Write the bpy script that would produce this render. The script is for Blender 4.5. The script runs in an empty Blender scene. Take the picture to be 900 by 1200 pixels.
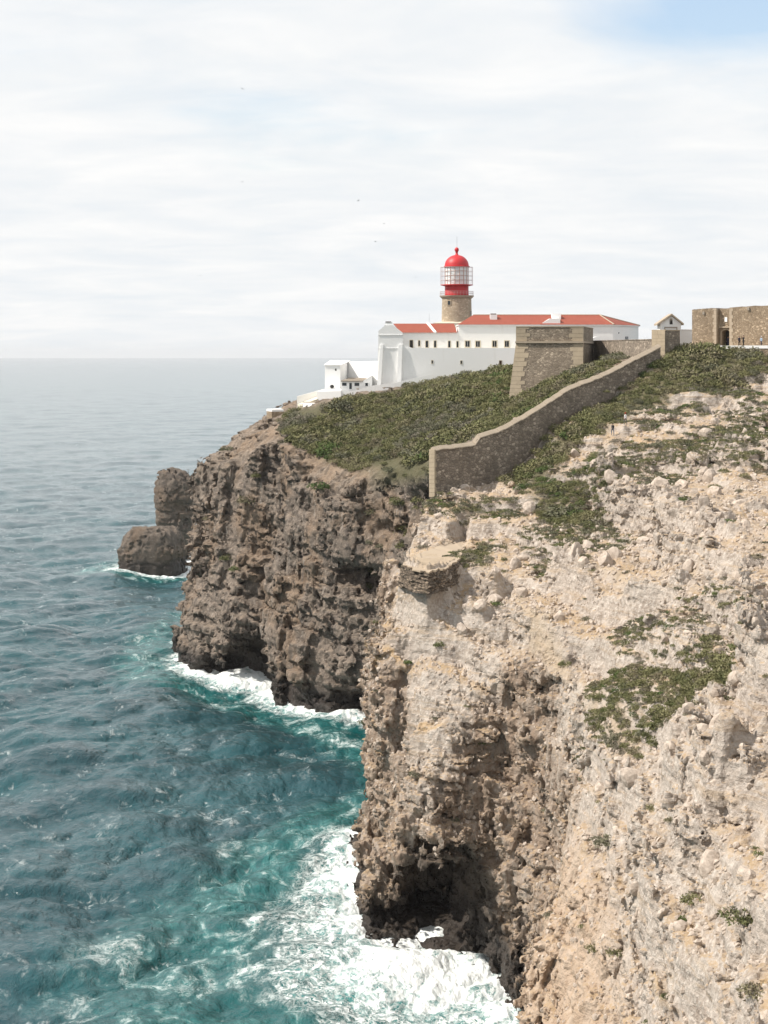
# Lighthouse on a sea cliff: everything is built in metres, sea level at z = 0.
import bpy, bmesh, math, random, time
import numpy as np
from mathutils import Vector, Matrix
from concurrent.futures import ThreadPoolExecutor
T0 = time.time()
R = math.radians
random.seed(7)
scene = bpy.context.scene
COL = scene.collection

# ---------------------------------------------------------------- camera
cam_d = bpy.data.cameras.new("camera")
cam = bpy.data.objects.new("camera", cam_d)
COL.objects.link(cam)
cam.location = (0, 0, 68)
cam.rotation_euler = (R(90), 0, 0)
cam_d.sensor_fit = 'VERTICAL'
cam_d.sensor_height = 36
cam_d.sensor_width = 36
cam_d.lens = 68.27
cam_d.shift_y = -0.1533
cam_d.clip_start = 0.5
cam_d.clip_end = 90000
scene.camera = cam

# ---------------------------------------------------------------- light and exposure
SUN_EL, SUN_AZ = R(48), R(-100)          # azimuth from +Y towards +X
to_sun = Vector((math.cos(SUN_EL) * math.sin(SUN_AZ), math.cos(SUN_EL) * math.cos(SUN_AZ), math.sin(SUN_EL)))
sun_d = bpy.data.lights.new("sun", 'SUN')
sun_d.energy = 4.2
sun_d.angle = R(1.2)
sun_d.color = (1.0, 0.93, 0.84)
sun = bpy.data.objects.new("sun", sun_d)
COL.objects.link(sun)
sun.rotation_euler = (-to_sun).to_track_quat('-Z', 'Y').to_euler()
sun.location = (-200, 60, 250)
scene.view_settings.view_transform = 'Standard'
scene.view_settings.look = 'None'
scene.view_settings.exposure = 0.42
scene.view_settings.gamma = 1.0
scene.view_settings.use_curve_mapping = False
scene.cycles.max_bounces = 6
scene.cycles.transparent_max_bounces = 12
scene.cycles.volume_bounces = 0
scene.cycles.caustics_reflective = False
scene.cycles.caustics_refractive = False

# ---------------------------------------------------------------- sky: clear sky behind a nearly closed sheet of thin cloud
world = bpy.data.worlds.new("World")
scene.world = world
world.use_nodes = True
nt = world.node_tree
nt.nodes.clear()
def N(tree, t, **kw):
    n = tree.nodes.new(t)
    for k, v in kw.items():
        if k.startswith('i_'):
            n.inputs[k[2:].replace('_', ' ')].default_value = v
        else:
            setattr(n, k, v)
    return n
def LK(tree, a, b): tree.links.new(a, b)
def ramp(tree, stops, interp='LINEAR'):
    n = tree.nodes.new('ShaderNodeValToRGB')
    n.color_ramp.interpolation = interp
    e = n.color_ramp.elements
    while len(e) > 1: e.remove(e[-1])
    for k, (p, c) in enumerate(stops):
        el = e[0] if k == 0 else e.new(p)
        el.position = p
        el.color = (c, c, c, 1) if isinstance(c, (int, float)) else (*c, 1)
    return n
sky = N(nt, 'ShaderNodeTexSky', sky_type='NISHITA', sun_disc=False, sun_elevation=SUN_EL, sun_rotation=SUN_AZ,
        altitude=70, air_density=1.0, dust_density=2.0, ozone_density=1.0)
tc = N(nt, 'ShaderNodeTexCoord')
sep = N(nt, 'ShaderNodeSeparateXYZ'); LK(nt, tc.outputs['Generated'], sep.inputs[0])
# direction projected on a flat cloud layer
zc = N(nt, 'ShaderNodeMath', operation='MAXIMUM'); LK(nt, sep.outputs['Z'], zc.inputs[0]); zc.inputs[1].default_value = 0.0
za = N(nt, 'ShaderNodeMath', operation='ADD'); LK(nt, zc.outputs[0], za.inputs[0]); za.inputs[1].default_value = 0.13
dx = N(nt, 'ShaderNodeMath', operation='DIVIDE'); LK(nt, sep.outputs['X'], dx.inputs[0]); LK(nt, za.outputs[0], dx.inputs[1])
dy = N(nt, 'ShaderNodeMath', operation='DIVIDE'); LK(nt, sep.outputs['Y'], dy.inputs[0]); LK(nt, za.outputs[0], dy.inputs[1])
cmb = N(nt, 'ShaderNodeCombineXYZ'); LK(nt, dx.outputs[0], cmb.inputs[0]); LK(nt, dy.outputs[0], cmb.inputs[1])
mp = N(nt, 'ShaderNodeMapping'); LK(nt, cmb.outputs[0], mp.inputs['Vector'])
mp.inputs['Location'].default_value = (0.62, 0.35, 0.0)
mp.inputs['Rotation'].default_value = (0, 0, R(8))
mp.inputs['Scale'].default_value = (0.8, 1.0, 1.0)
n1 = N(nt, 'ShaderNodeTexNoise', i_Scale=1.25, i_Detail=9.0, i_Roughness=0.55, i_Distortion=0.5)
LK(nt, mp.outputs[0], n1.inputs['Vector'])
cover = ramp(nt, [(0.20, 0.15), (0.44, 0.93), (0.55, 1.0)])
# a thinner place in the cloud to the upper right; towards the horizon the sheet closes
gx_ = N(nt, 'ShaderNodeMath', operation='MULTIPLY_ADD'); LK(nt, dx.outputs[0], gx_.inputs[0]); gx_.inputs[1].default_value = 2.7; gx_.inputs[2].default_value = -1.62
gy_ = N(nt, 'ShaderNodeMath', operation='MULTIPLY_ADD'); LK(nt, dy.outputs[0], gy_.inputs[0]); gy_.inputs[1].default_value = 2.4; gy_.inputs[2].default_value = -7.7
g2 = N(nt, 'ShaderNodeCombineXYZ'); LK(nt, gx_.outputs[0], g2.inputs[0]); LK(nt, gy_.outputs[0], g2.inputs[1])
gl_ = N(nt, 'ShaderNodeVectorMath', operation='LENGTH'); LK(nt, g2.outputs[0], gl_.inputs[0])
gm = N(nt, 'ShaderNodeMapRange', interpolation_type='SMOOTHSTEP'); LK(nt, gl_.outputs['Value'], gm.inputs[0])
gm.inputs[1].default_value = 0.0; gm.inputs[2].default_value = 0.95; gm.inputs[3].default_value = -0.40; gm.inputs[4].default_value = 0.0
hm_ = N(nt, 'ShaderNodeMapRange', interpolation_type='SMOOTHSTEP'); LK(nt, sep.outputs['Z'], hm_.inputs[0])
hm_.inputs[1].default_value = 0.15; hm_.inputs[2].default_value = 0.05; hm_.inputs[3].default_value = 0.0; hm_.inputs[4].default_value = 0.22
s1 = N(nt, 'ShaderNodeMath', operation='ADD'); LK(nt, n1.outputs['Fac'], s1.inputs[0]); LK(nt, gm.outputs[0], s1.inputs[1])
s2 = N(nt, 'ShaderNodeMath', operation='ADD'); LK(nt, s1.outputs[0], s2.inputs[0]); LK(nt, hm_.outputs[0], s2.inputs[1])
LK(nt, s2.outputs[0], cover.inputs['Fac'])
n2 = N(nt, 'ShaderNodeTexNoise', i_Scale=2.9, i_Detail=9.0, i_Roughness=0.6, i_Distortion=0.4)
LK(nt, mp.outputs[0], n2.inputs['Vector'])
tone = ramp(nt, [(0.32, (0.635, 0.665, 0.69)), (0.5, (0.69, 0.703, 0.712)), (0.66, (0.745, 0.745, 0.74))])
LK(nt, n2.outputs['Fac'], tone.inputs['Fac'])
bg1 = N(nt, 'ShaderNodeBackground', i_Strength=0.15); LK(nt, sky.outputs[0], bg1.inputs['Color'])
bg2 = N(nt, 'ShaderNodeBackground', i_Strength=1.0); LK(nt, tone.outputs[0], bg2.inputs['Color'])
mx = N(nt, 'ShaderNodeMixShader')
LK(nt, cover.outputs[0], mx.inputs[0]); LK(nt, bg1.outputs[0], mx.inputs[1]); LK(nt, bg2.outputs[0], mx.inputs[2])
wo = N(nt, 'ShaderNodeOutputWorld'); LK(nt, mx.outputs[0], wo.inputs['Surface'])

# ---------------------------------------------------------------- terrain
# TERRAIN HEIGHT (pure numpy): ground heights guessed at control points, mostly image pixels at assumed depths, a thin-plate spline between them
GUESSED_PTS = [
 (21.21,107.25,31.05),(22.94,116.02,33.13),(25.06,126.75,35.47),(27.96,141.38,37.93),(31.62,159.9,41.02),(36.63,185.25,44.88),(44.34,224.25,49.87),(54.76,276.9,57.78),(60.93,308.1,64.75),(63.24,319.8,68.14),
 (18.89,122.85,25.68),(20.24,131.62,28.44),(21.89,142.35,31.47),(23.99,156.0,34.82),(26.84,174.53,38.55),(30.89,200.85,42.93),(36.44,236.92,48.84),(43.49,282.75,57.56),(47.99,312.0,64.71),(49.19,319.8,68.14),
 (15.85,144.3,18.29),(16.92,154.05,21.7),(18.21,165.75,25.46),(19.71,179.4,29.84),(21.53,195.97,34.93),(23.78,216.45,40.99),(27.21,247.65,47.98),(30.85,280.8,55.17),(33.42,304.2,60.78),
 (13.62,206.7,24.04),(14.14,214.5,31.8),(17.05,194.03,26.73),(15.77,179.4,21.96),(15.3,232.05,39.04),(16.84,255.45,45.1),(18.89,286.65,51.12),
 (6.72,218.4,26.35),(6.87,223.28,32.29),(7.2,234.0,38.8),(7.07,247.65,42.32),(3.32,251.55,41.03),(3.27,232.63,37.33),(6.56,229.71,39.13),(6.86,269.1,47.42),(7.08,273.0,49.41),(9.13,276.9,49.26),(13.57,280.8,49.86),
 (23.09,95.55,35.08),(31.11,128.7,40.63),(41.95,173.55,46.34),(51.84,214.5,50.66),(74.94,310.05,66.09),(76.82,317.85,68.14),(38.99,136.5,44.97),(87.45,306.15,66.12),
 (42.77,313.95,65.1),(24.58,294.45,56.35),(67.87,343.2,67.4),(53.38,347.1,67.39),(84.83,351.0,67.38),
 (-5.01,380.25,47.95),(1.61,366.6,48.02),(8.29,343.2,48.54),(-20.36,421.2,53.75),(0.0,417.3,59.93),(26.48,401.7,63.76),(11.88,386.1,58.5),(-8.83,401.7,53.17),(16.97,351.0,55.04),(23.59,362.7,58.44),(18.29,378.3,59.02),(27.68,331.5,58.97),(37.84,358.8,64.85),(45.23,354.9,67.38),(48.89,317.85,67.3),(52.22,316.88,67.58),(15.84,327.6,53.03),(9.6,312.0,52.37),(23.03,327.6,57.35),
 (-25.56,440.7,54.44),(-32.34,454.35,50.03),(-44.13,452.4,40.17),(-39.93,454.35,44.24),(-16.14,417.3,55.9),(-13.44,413.4,56.74),(-19.43,421.2,55.41),(-9.6,436.8,59.17),(5.71,432.9,61.91),(28.53,432.9,64.96),(36.14,432.9,66.29),
 (20,468.0,66),(55,458.3,67),(90,409.5,68),(90,351.0,67),(0,487.5,62),(-25,497.2,54),(-40,511.0,44),(20,536.2,60),(60,536.2,62),(-20,555.7,48),(110,312.0,67),(110,234.0,60),(90,156.0,52),(45,66,38),(24,66,30),(60,90,44),
]
def tps_fit(P, lam=0.6):
    P = np.array(P, float); n = len(P)
    d2 = ((P[:, None, :2] - P[None, :, :2]) ** 2).sum(-1)
    K = 0.5 * d2 * np.log(d2 + 1e-9) + np.eye(n) * lam * 10
    A = np.zeros((n + 3, n + 3)); A[:n, :n] = K
    A[:n, n] = 1; A[:n, n + 1:] = P[:, :2]; A[n:, :n] = A[:n, n:].T
    return P, np.linalg.solve(A, np.concatenate([P[:, 2], np.zeros(3)]))
GX0, GX1, GY0, GY1, GS = -80.0, 140.0, 68.0, 628.0, 0.5
def make_height_grid():
    P, w = tps_fit(GUESSED_PTS)
    gx = np.arange(GX0, GX1 + GS, GS); gy = np.arange(GY0, GY1 + GS, GS)
    X, Y = np.meshgrid(gx, gy, indexing='ij')
    Hh = w[-3] + w[-2] * X + w[-1] * Y
    for k in range(len(P)):
        d2 = (X - P[k, 0]) ** 2 + (Y - P[k, 1]) ** 2
        Hh += w[k] * 0.5 * d2 * np.log(d2 + 1e-9)
    return Hh.astype('f4')
def bil(grid, x, y, s=GS):
    u = np.clip((x - GX0) / s, 0, grid.shape[0] - 1.001); v = np.clip((y - GY0) / s, 0, grid.shape[1] - 1.001)
    i = u.astype(np.int32); j = v.astype(np.int32); u = (u - i).astype('f4'); v = (v - j).astype('f4')
    a = grid[i, j]; b = grid[i + 1, j]; c = grid[i, j + 1]; d = grid[i + 1, j + 1]
    return (a * (1 - u) + b * u) * (1 - v) + (c * (1 - u) + d * u) * v
HG = make_height_grid()
def height_at(x, y): return bil(HG, x, y)
# END TERRAIN HEIGHT

# coastline at the water, land on the inside
COAST = [(12,40),(12,70),(11.2,113.1),(11,136.5),(11.4,159.9),(12.0,181.3),(12.14,197.38),(13.16,210.82),(11.33,214.92),(8.92,213.74),(6.42,208.83),(2.79,211.4),
 (0.48,216.73),(-2.54,231.31),(-4.5,256.2),(-3.6,265.2),(-1.5,274.0),(3,284.7),(9,292.5),(11,308.0),(9,327.5),(4,343.2),(-2.19,356.55),(-7.96,362.4),(-17.33,375.59),
 (-22.67,390.77),(-25.5,402.98),(-33.65,402.98),(-40.98,412.65),(-45.02,432.25),(-46.3,460.2),(-45,487.5),(-41,516.7),(-38,555.7),(-30,594.7),(0,620.0),(139,620.0),(139,58.5)]
def poly_sdf(poly, X, Y):
    p = np.array(poly, float); q = np.roll(p, -1, 0)
    best = np.full(X.shape, 1e9); inside = np.zeros(X.shape, bool)
    for (ax, ay), (bx, by) in zip(p, q):
        ex, ey = bx - ax, by - ay
        t = np.clip(((X - ax) * ex + (Y - ay) * ey) / (ex * ex + ey * ey), 0, 1)
        best = np.minimum(best, (X - ax - t * ex) ** 2 + (Y - ay - t * ey) ** 2)
        c = ((ay > Y) != (by > Y)) & (X < (bx - ax) * (Y - ay) / (by - ay + 1e-12) + ax)
        inside ^= c
    d = np.sqrt(best)
    return np.where(inside, -d, d)
_gx = np.arange(GX0, GX1 + GS, GS); _gy = np.arange(GY0, GY1 + GS, GS)
GXX, GYY = np.meshgrid(_gx, _gy, indexing='ij')
DG = poly_sdf(COAST, GXX, GYY).astype('f4')
def blur(a, n):
    for _ in range(n):
        p = np.pad(a, 1, mode='edge')
        a = (p[:-2, 1:-1] + p[2:, 1:-1] + p[1:-1, :-2] + p[1:-1, 2:] + 4 * p[1:-1, 1:-1]) / 8
    return a
def soft_poly(poly, w):           # 1 inside, 0 outside, edge w metres wide, on the 1 m grid
    return np.clip(0.5 - poly_sdf(poly, GXX, GYY) / w, 0, 1).astype('f4')
# how far the cliff leans back per metre of height, by place
LEAN = [(12,117.0,.25),(12,152.1,.24),(12.5,191.1,.20),(10,210.5,.17),(3,214.5,.13),(-2,234.0,.12),(-4,257.5,.14),(3,284.7,.12),(11,308.0,.06),(4,343.2,.06),(-8,362.7,.10),(-20,380.2,.14),(-25,401.7,.17),(-38,407.6,.25),(-45,419.2,.20),(-48,452.5,.16),(-44,497.2,.2),(0,620.0,.3),(139,390.0,.2)]
_wg = np.zeros_like(GXX); _bg = np.zeros_like(GXX)
for lx, ly, lb in LEAN:
    w = 1 / ((GXX - lx) ** 2 + (GYY - ly) ** 2 + 9) ** 2
    _wg += w; _bg += w * lb
BG = (_bg / _wg).astype('f4')
# zones of the ground, in plan
SLAB = soft_poly([(10,136.5),(17.2,138.4),(18.0,156.0),(17.6,175.5),(16.2,191.1),(14.8,202.8),(12.2,207.7),(10.5,202.8),(10,175.5)], 2.5)        # smooth tan face above the water
LEDGE = soft_poly([(2.26,234.01),(4.12,247.01),(7.94,258.04),(11.24,266.37),(9.93,242.86),(7.32,231.21),(5.0,227.56)], 1.2)                 # flat sandy ledge
HG = HG * (1 - LEDGE) + (LEDGE * 42.6).astype('f4')

# rock ledges on the slope: crest line seen from below, height of the step in metres (uphill is away from the sea, +Y)
SCARPS = [
 ([(28.45,276.7),(28.05,263.8),(28.71,249.4),(30.54,241.3),(32.89,237.6),(35.05,227.9),(36.59,216.3),(39.34,217.3)], 3.0),
 ([(15.64,237.3),(18.19,232.5),(21.24,230.2),(23.27,220.6)], 1.4),
 ([(25.51,213.4),(27.45,208.2),(29.39,205.8),(30.78,197.3)], 2.0),
 ([(31.15,195.8),(31.9,187.1),(32.77,178.4),(33.89,169.5)], 2.4),
 ([(28.88,161.9),(28.37,153.0),(28.79,148.9),(30.56,144.9)], 4.2),
 ([(16.95,203.0),(18.26,193.3),(19.56,185.5),(21.12,176.7)], 1.7),
 ([(23.05,163.9),(22.96,154.6),(23.37,149.8),(24.04,143.2),(25.64,141.6),(27.73,138.7)], 3.0),
 ([(18.56,176.0),(21.01,166.0),(22.85,156.6)], 1.3),
 ([(21.04,149.6),(21.75,141.4),(22.92,140.2)], 1.6),
 ([(18.26,152.8),(19.0,146.6),(19.72,141.1)], 1.6),
 ([(16.47,153.0),(17.5,146.4),(18.27,138.6)], 1.5),
 ([(11.41,220.1),(15.03,213.7),(17.51,209.7),(19.75,202.5)], 1.5),
 ([(7.01,227.9),(10.86,224.6),(14.57,221.0),(18.16,217.5)], 1.1),
 ([(13.39,203.1),(15.87,190.1),(17.01,177.6)], 1.4),
 ([(21.54,129.0),(22.18,123.1),(23.35,116.8)], 1.5),
 ([(28.83,226.2),(31.91,213.6),(34.81,203.1),(38.03,196.7)], 1.5),
 ([(10.41,215.3),(13.88,210.5),(17.21,206.1)], 1.2),
 ([(9.84,235.8),(13.36,233.8),(15.18,236.6)], 1.3),
 ([(36.33,266.7),(40.47,255.8),(44.83,248.8)], 1.0),
 ([(22.75,207.1),(25.43,196.2),(27.95,181.7),(29.22,170.5)], 1.3),
 ([(24.72,170.5),(25.74,158.3),(26.56,151.1)], 1.2),
]
OUTCROP = np.zeros_like(GXX)
for pl, hh in SCARPS:
    best = np.full(GXX.shape, 1e9); sgn = np.zeros(GXX.shape); al = np.zeros(GXX.shape)
    n = len(pl) - 1
    for k in range(n):
        (ax, ay), (bx, by) = pl[k], pl[k + 1]
        ex, ey = bx - ax, by - ay; L2 = ex * ex + ey * ey
        tt = ((GXX - ax) * ex + (GYY - ay) * ey) / L2
        tc_ = np.clip(tt, 0, 1)
        dd = (GXX - ax - tc_ * ex) ** 2 + (GYY - ay - tc_ * ey) ** 2
        s = np.sign(ex * (GYY - ay) - ey * (GXX - ax))
        m = dd < best
        best = np.where(m, dd, best); sgn = np.where(m, s, sgn); al = np.where(m, (k + tc_) / n, al)
    d = np.sqrt(best) * sgn
    taper = np.clip(np.minimum(al, 1 - al) * 5, 0, 1)
    up = np.clip(d / 0.8 + 0.5, 0, 1)
    step = 1.35 * hh * up * np.exp(-np.maximum(d - 1.0, 0) / (2.2 + hh)) - 0.35 * hh * np.exp(-((d + 0.9) / 1.0) ** 2)
    HG = HG + step * taper
    OUTCROP = np.maximum(OUTCROP, taper * np.exp(-((d - 1.2) / (1.2 + 0.7 * hh)) ** 2))
HG = HG.astype('f4'); OUTCROP = OUTCROP.astype('f4')

# trodden trails of bare sand
TRAIL = np.zeros_like(GXX)
for pl in ([(9.53,271.1),(11.96,266.8),(14.08,262.6),(16.16,262.6)], [(10.6,246.2),(13.02,237.0),(15.35,229.8),(17.86,213.9),(19.74,206.1),(20.97,187.9),(22.15,173.8)], [(19.72,236.2),(24.73,225.1),(29.0,212.9),(32.68,206.6)], [(28.05,266.0),(31.54,265.8),(33.56,256.3)]):
    for (ax, ay), (bx, by) in zip(pl, pl[1:]):
        ex, ey = bx - ax, by - ay
        tt = np.clip(((GXX - ax) * ex + (GYY - ay) * ey) / (ex * ex + ey * ey), 0, 1)
        TRAIL = np.maximum(TRAIL, np.clip(1.6 - np.hypot(GXX - ax - tt * ex, GYY - ay - tt * ey) / 0.7, 0, 1))
TRAIL = TRAIL.astype('f4')

# ---------------------------------------------------------------- rock volume: field, noise and mesher
rng = np.random.default_rng(11)
NV = 128
def make_fbm(seed, beta, kmin=1.0):
    r = np.random.default_rng(seed)
    f = np.fft.rfftn(r.standard_normal((NV, NV, NV)))
    k = np.fft.fftfreq(NV) * NV; kr = np.fft.rfftfreq(NV) * NV
    kk = np.sqrt(k[:, None, None] ** 2 + k[None, :, None] ** 2 + kr[None, None, :] ** 2)
    amp = np.where(kk >= kmin, np.maximum(kk, 1) ** -beta, 0)
    a = np.fft.irfftn(f * amp, s=(NV, NV, NV))
    return (a / a.std()).astype('f4')
FB1 = make_fbm(1, 2.1)
FB2 = make_fbm(2, 1.85)
def vol(V, x, y, z, L):           # trilinear lookup of a tiling noise block L metres wide
    k = NV / L
    u = x * k; v = y * k; w = z * k
    fu = np.floor(u); fv = np.floor(v); fw = np.floor(w)
    i = fu.astype(np.int32) & (NV - 1); j = fv.astype(np.int32) & (NV - 1); l = fw.astype(np.int32) & (NV - 1)
    u = u - fu; v = v - fv; w = w - fw
    i1 = (i + 1) & (NV - 1); j1 = (j + 1) & (NV - 1); l1 = (l + 1) & (NV - 1)
    f = V.reshape(-1); N2 = NV * NV
    a = i * N2; b = i1 * N2; c = j * NV; d = j1 * NV
    c00 = f[a + c + l] * (1 - w) + f[a + c + l1] * w
    c01 = f[a + d + l] * (1 - w) + f[a + d + l1] * w
    c10 = f[b + c + l] * (1 - w) + f[b + c + l1] * w
    c11 = f[b + d + l] * (1 - w) + f[b + d + l1] * w
    return (c00 * (1 - v) + c01 * v) * (1 - u) + (c10 * (1 - v) + c11 * v) * u
HASH = rng.random(4096).astype('f4')
def hsh(i, j=0, k=0):
    return HASH[(i * 73 + j * 1031 + k * 2749) & 4095]
def smax(a, b, k):
    h = np.clip(0.5 + 0.5 * (a - b) / k, 0, 1)
    return b + (a - b) * h + k * h * (1 - h)
SCRUB = [  # dense scrub, in plan
 [(-20.83,423.3),(-12.8,416.1),(-1.83,417.5),(9.46,430.6),(20.95,433.4),(28.41,419.8),(39.12,370.9),(43.97,351.1),(37.9,345.0),(26.07,312.2),(15.12,312.7),(9.71,356.3),(6.35,289.0),(0.78,355.0),(-3.25,370.0),(-9.28,383.8),(-17.24,400.3),(-21.0,412.0)],
 [(18.5,280.6),(25.57,290.9),(34.63,303.1),(42.62,312.9),(49.36,320.9),(63.28,320.7),(60.95,308.9),(53.86,306.4),(46.71,303.7),(38.16,294.4),(32.05,286.0),(26.23,284.2),(22.65,271.3),(23.85,258.5),(27.22,247.8),(25.78,244.4),(21.78,260.9)],
]
MATS = [(20.36,191.5),(21.47,195.4),(24.49,188.9),(27.79,180.7),(29.11,174.3),(30.11,165.1),(28.21,156.6),(26.46,165.0),(23.99,170.6),(21.3,179.5)]   # flat mat of scrub on the middle slope
# bedding terraces: the slope climbs in uneven steps that follow the level of each bed
_X4, _Y4 = GXX.astype('f4'), GYY.astype('f4')
_wa = vol(FB1, _X4, _Y4, np.full(GXX.shape, 14.0, 'f4'), 75.0); _wb = vol(FB2, _X4, _Y4, np.full(GXX.shape, 21.0, 'f4'), 40.0)
_scr = np.zeros_like(GXX)
for p in SCRUB: _scr = np.maximum(_scr, soft_poly(p, 8))
_mask = (1 - _scr) * (1 - 0.8 * soft_poly(MATS, 4)) * (1 - LEDGE) * (1 - SLAB) * np.clip((324 - GYY) / 16, 0, 1)
HG = HG.astype('f8')
for S_, amp_, wn_ in ((4.6, 0.62, 1.3), (1.9, 0.62, 0.6)):
    t_ = (HG + wn_ * _wa + 0.35 * wn_ * _wb + 0.05 * GXX) / S_
    k_ = np.floor(t_); f_ = t_ - k_
    ed = 0.45 + 0.35 * hsh(k_.astype(np.int32), 3)
    s_ = np.clip((f_ - ed) / (0.22), 0, 1); s_ = s_ * s_ * (3 - 2 * s_)
    m_ = _mask * np.clip(0.78 + 0.45 * (_wb if S_ > 2 else _wa), 0.2, 1) * amp_
    HG = HG + (s_ - f_) * S_ * m_
    OUTCROP = np.maximum(OUTCROP, (m_ * np.clip(1 - np.abs(f_ - ed - 0.12) / 0.22, 0, 1)).astype('f4'))
HG = HG.astype('f4'); OUTCROP = OUTCROP.astype('f4')
gxs, gys = np.gradient(HG, GS)
SG = (1 / np.sqrt(1 + gxs ** 2 + gys ** 2)).astype('f4')
# where the ground is bare rock (1) or smooth earth under scrub (0)
ROCKY = np.ones_like(GXX, dtype='f4')
ROCKY = np.minimum(ROCKY, 1 - 0.75 * soft_poly(MATS, 3))
for p in SCRUB: ROCKY = np.minimum(ROCKY, 1 - 0.8 * soft_poly(p, 5))
ROCKY = np.minimum(ROCKY, 1 - 0.3 * SLAB)
_pn = vol(FB1, GXX.astype('f4'), GYY.astype('f4'), np.full(GXX.shape, 3.0, 'f4'), 55.0)
_pn2 = vol(FB2, GXX.astype('f4'), GYY.astype('f4'), np.full(GXX.shape, 9.0, 'f4'), 34.0)
BARE = np.clip(0.85 + 0.55 * _pn + 0.3 * _pn2, 0.12, 1) 
BARE0 = np.clip(BARE + 0.15, 0, 1)
BARE = np.clip(0.42 * BARE + np.clip(0.30 - (GYY - 150) / 177, 0.0, 0.34), 0.12, 1)
BARE = np.where(GYY > 318, BARE0, BARE)
ROCKY = np.minimum(ROCKY, BARE)
ROCKY = np.maximum(ROCKY, OUTCROP)
ROCKY = ROCKY * (1 - 0.7 * TRAIL)
ROCKY = np.maximum(ROCKY, 0.8 * np.clip(4 * LEDGE * (1 - LEDGE) * 2, 0, 1)) * (1 - np.clip(LEDGE * 4 - 3, 0, 1))
ROCKY = blur(ROCKY, 2).astype('f4')
OUTC2 = np.clip(OUTCROP + np.clip(1.6 * _pn + 0.5 * _pn2 - 0.5, 0, 0.8) * ROCKY, 0, 1).astype('f4')
# carved hollows: centre, radii, turn about z
HOLLOWS = [
 ((6.4, 215.4, 6.4), (5.2, 22.0, 7.2), 0.0),        # sea cave under the near cliff
 ((10.9, 210.5, 3.0), (1.6, 8.1, 3.6), 0.0),       # dark slot beside the tan face
 ((6.9, 212.6, 22.0), (0.9, 3.9, 6.0), 0.12),       # upright gully above the arch
 ((-28, 404.6, 3.5), (4.5, 9.8, 6.5), 0.5),          # cave in the far cliff
 ((-9, 359.7, 2.5), (6.5, 7.4, 4.2), 0.25),
 ((-19, 372.4, 1.0), (5, 6.5, 2.5), 0.4),
 ((-40, 407.6, 1.0), (9, 6.5, 3.0), 0.1),
 ((5.6, 339.5, 38.0), (5.2, 11.2, 7.5), 0.0),      # dark hole under the scrub at the head of the inlet
 ((-7, 364.6, 26.5), (10, 6.9, 2.6), 0.15),          # overhang shadows across the far cliff
 ((-2, 356.9, 36), (6, 4.9, 2.2), 0.2),
 ((-22, 391.9, 24), (2.0, 7.4, 14), 0.5),            # upright cleft
]
STACKS = [  # rock standing in the sea: centre, half sizes, turn, roundness
 ((-69.21, 645.45, 13), (6.6, 7.0, 15.8), 0.15),
 ((-71.88, 610.35, 5), (10.6, 9.5, 10.6), -0.2),
]
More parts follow.
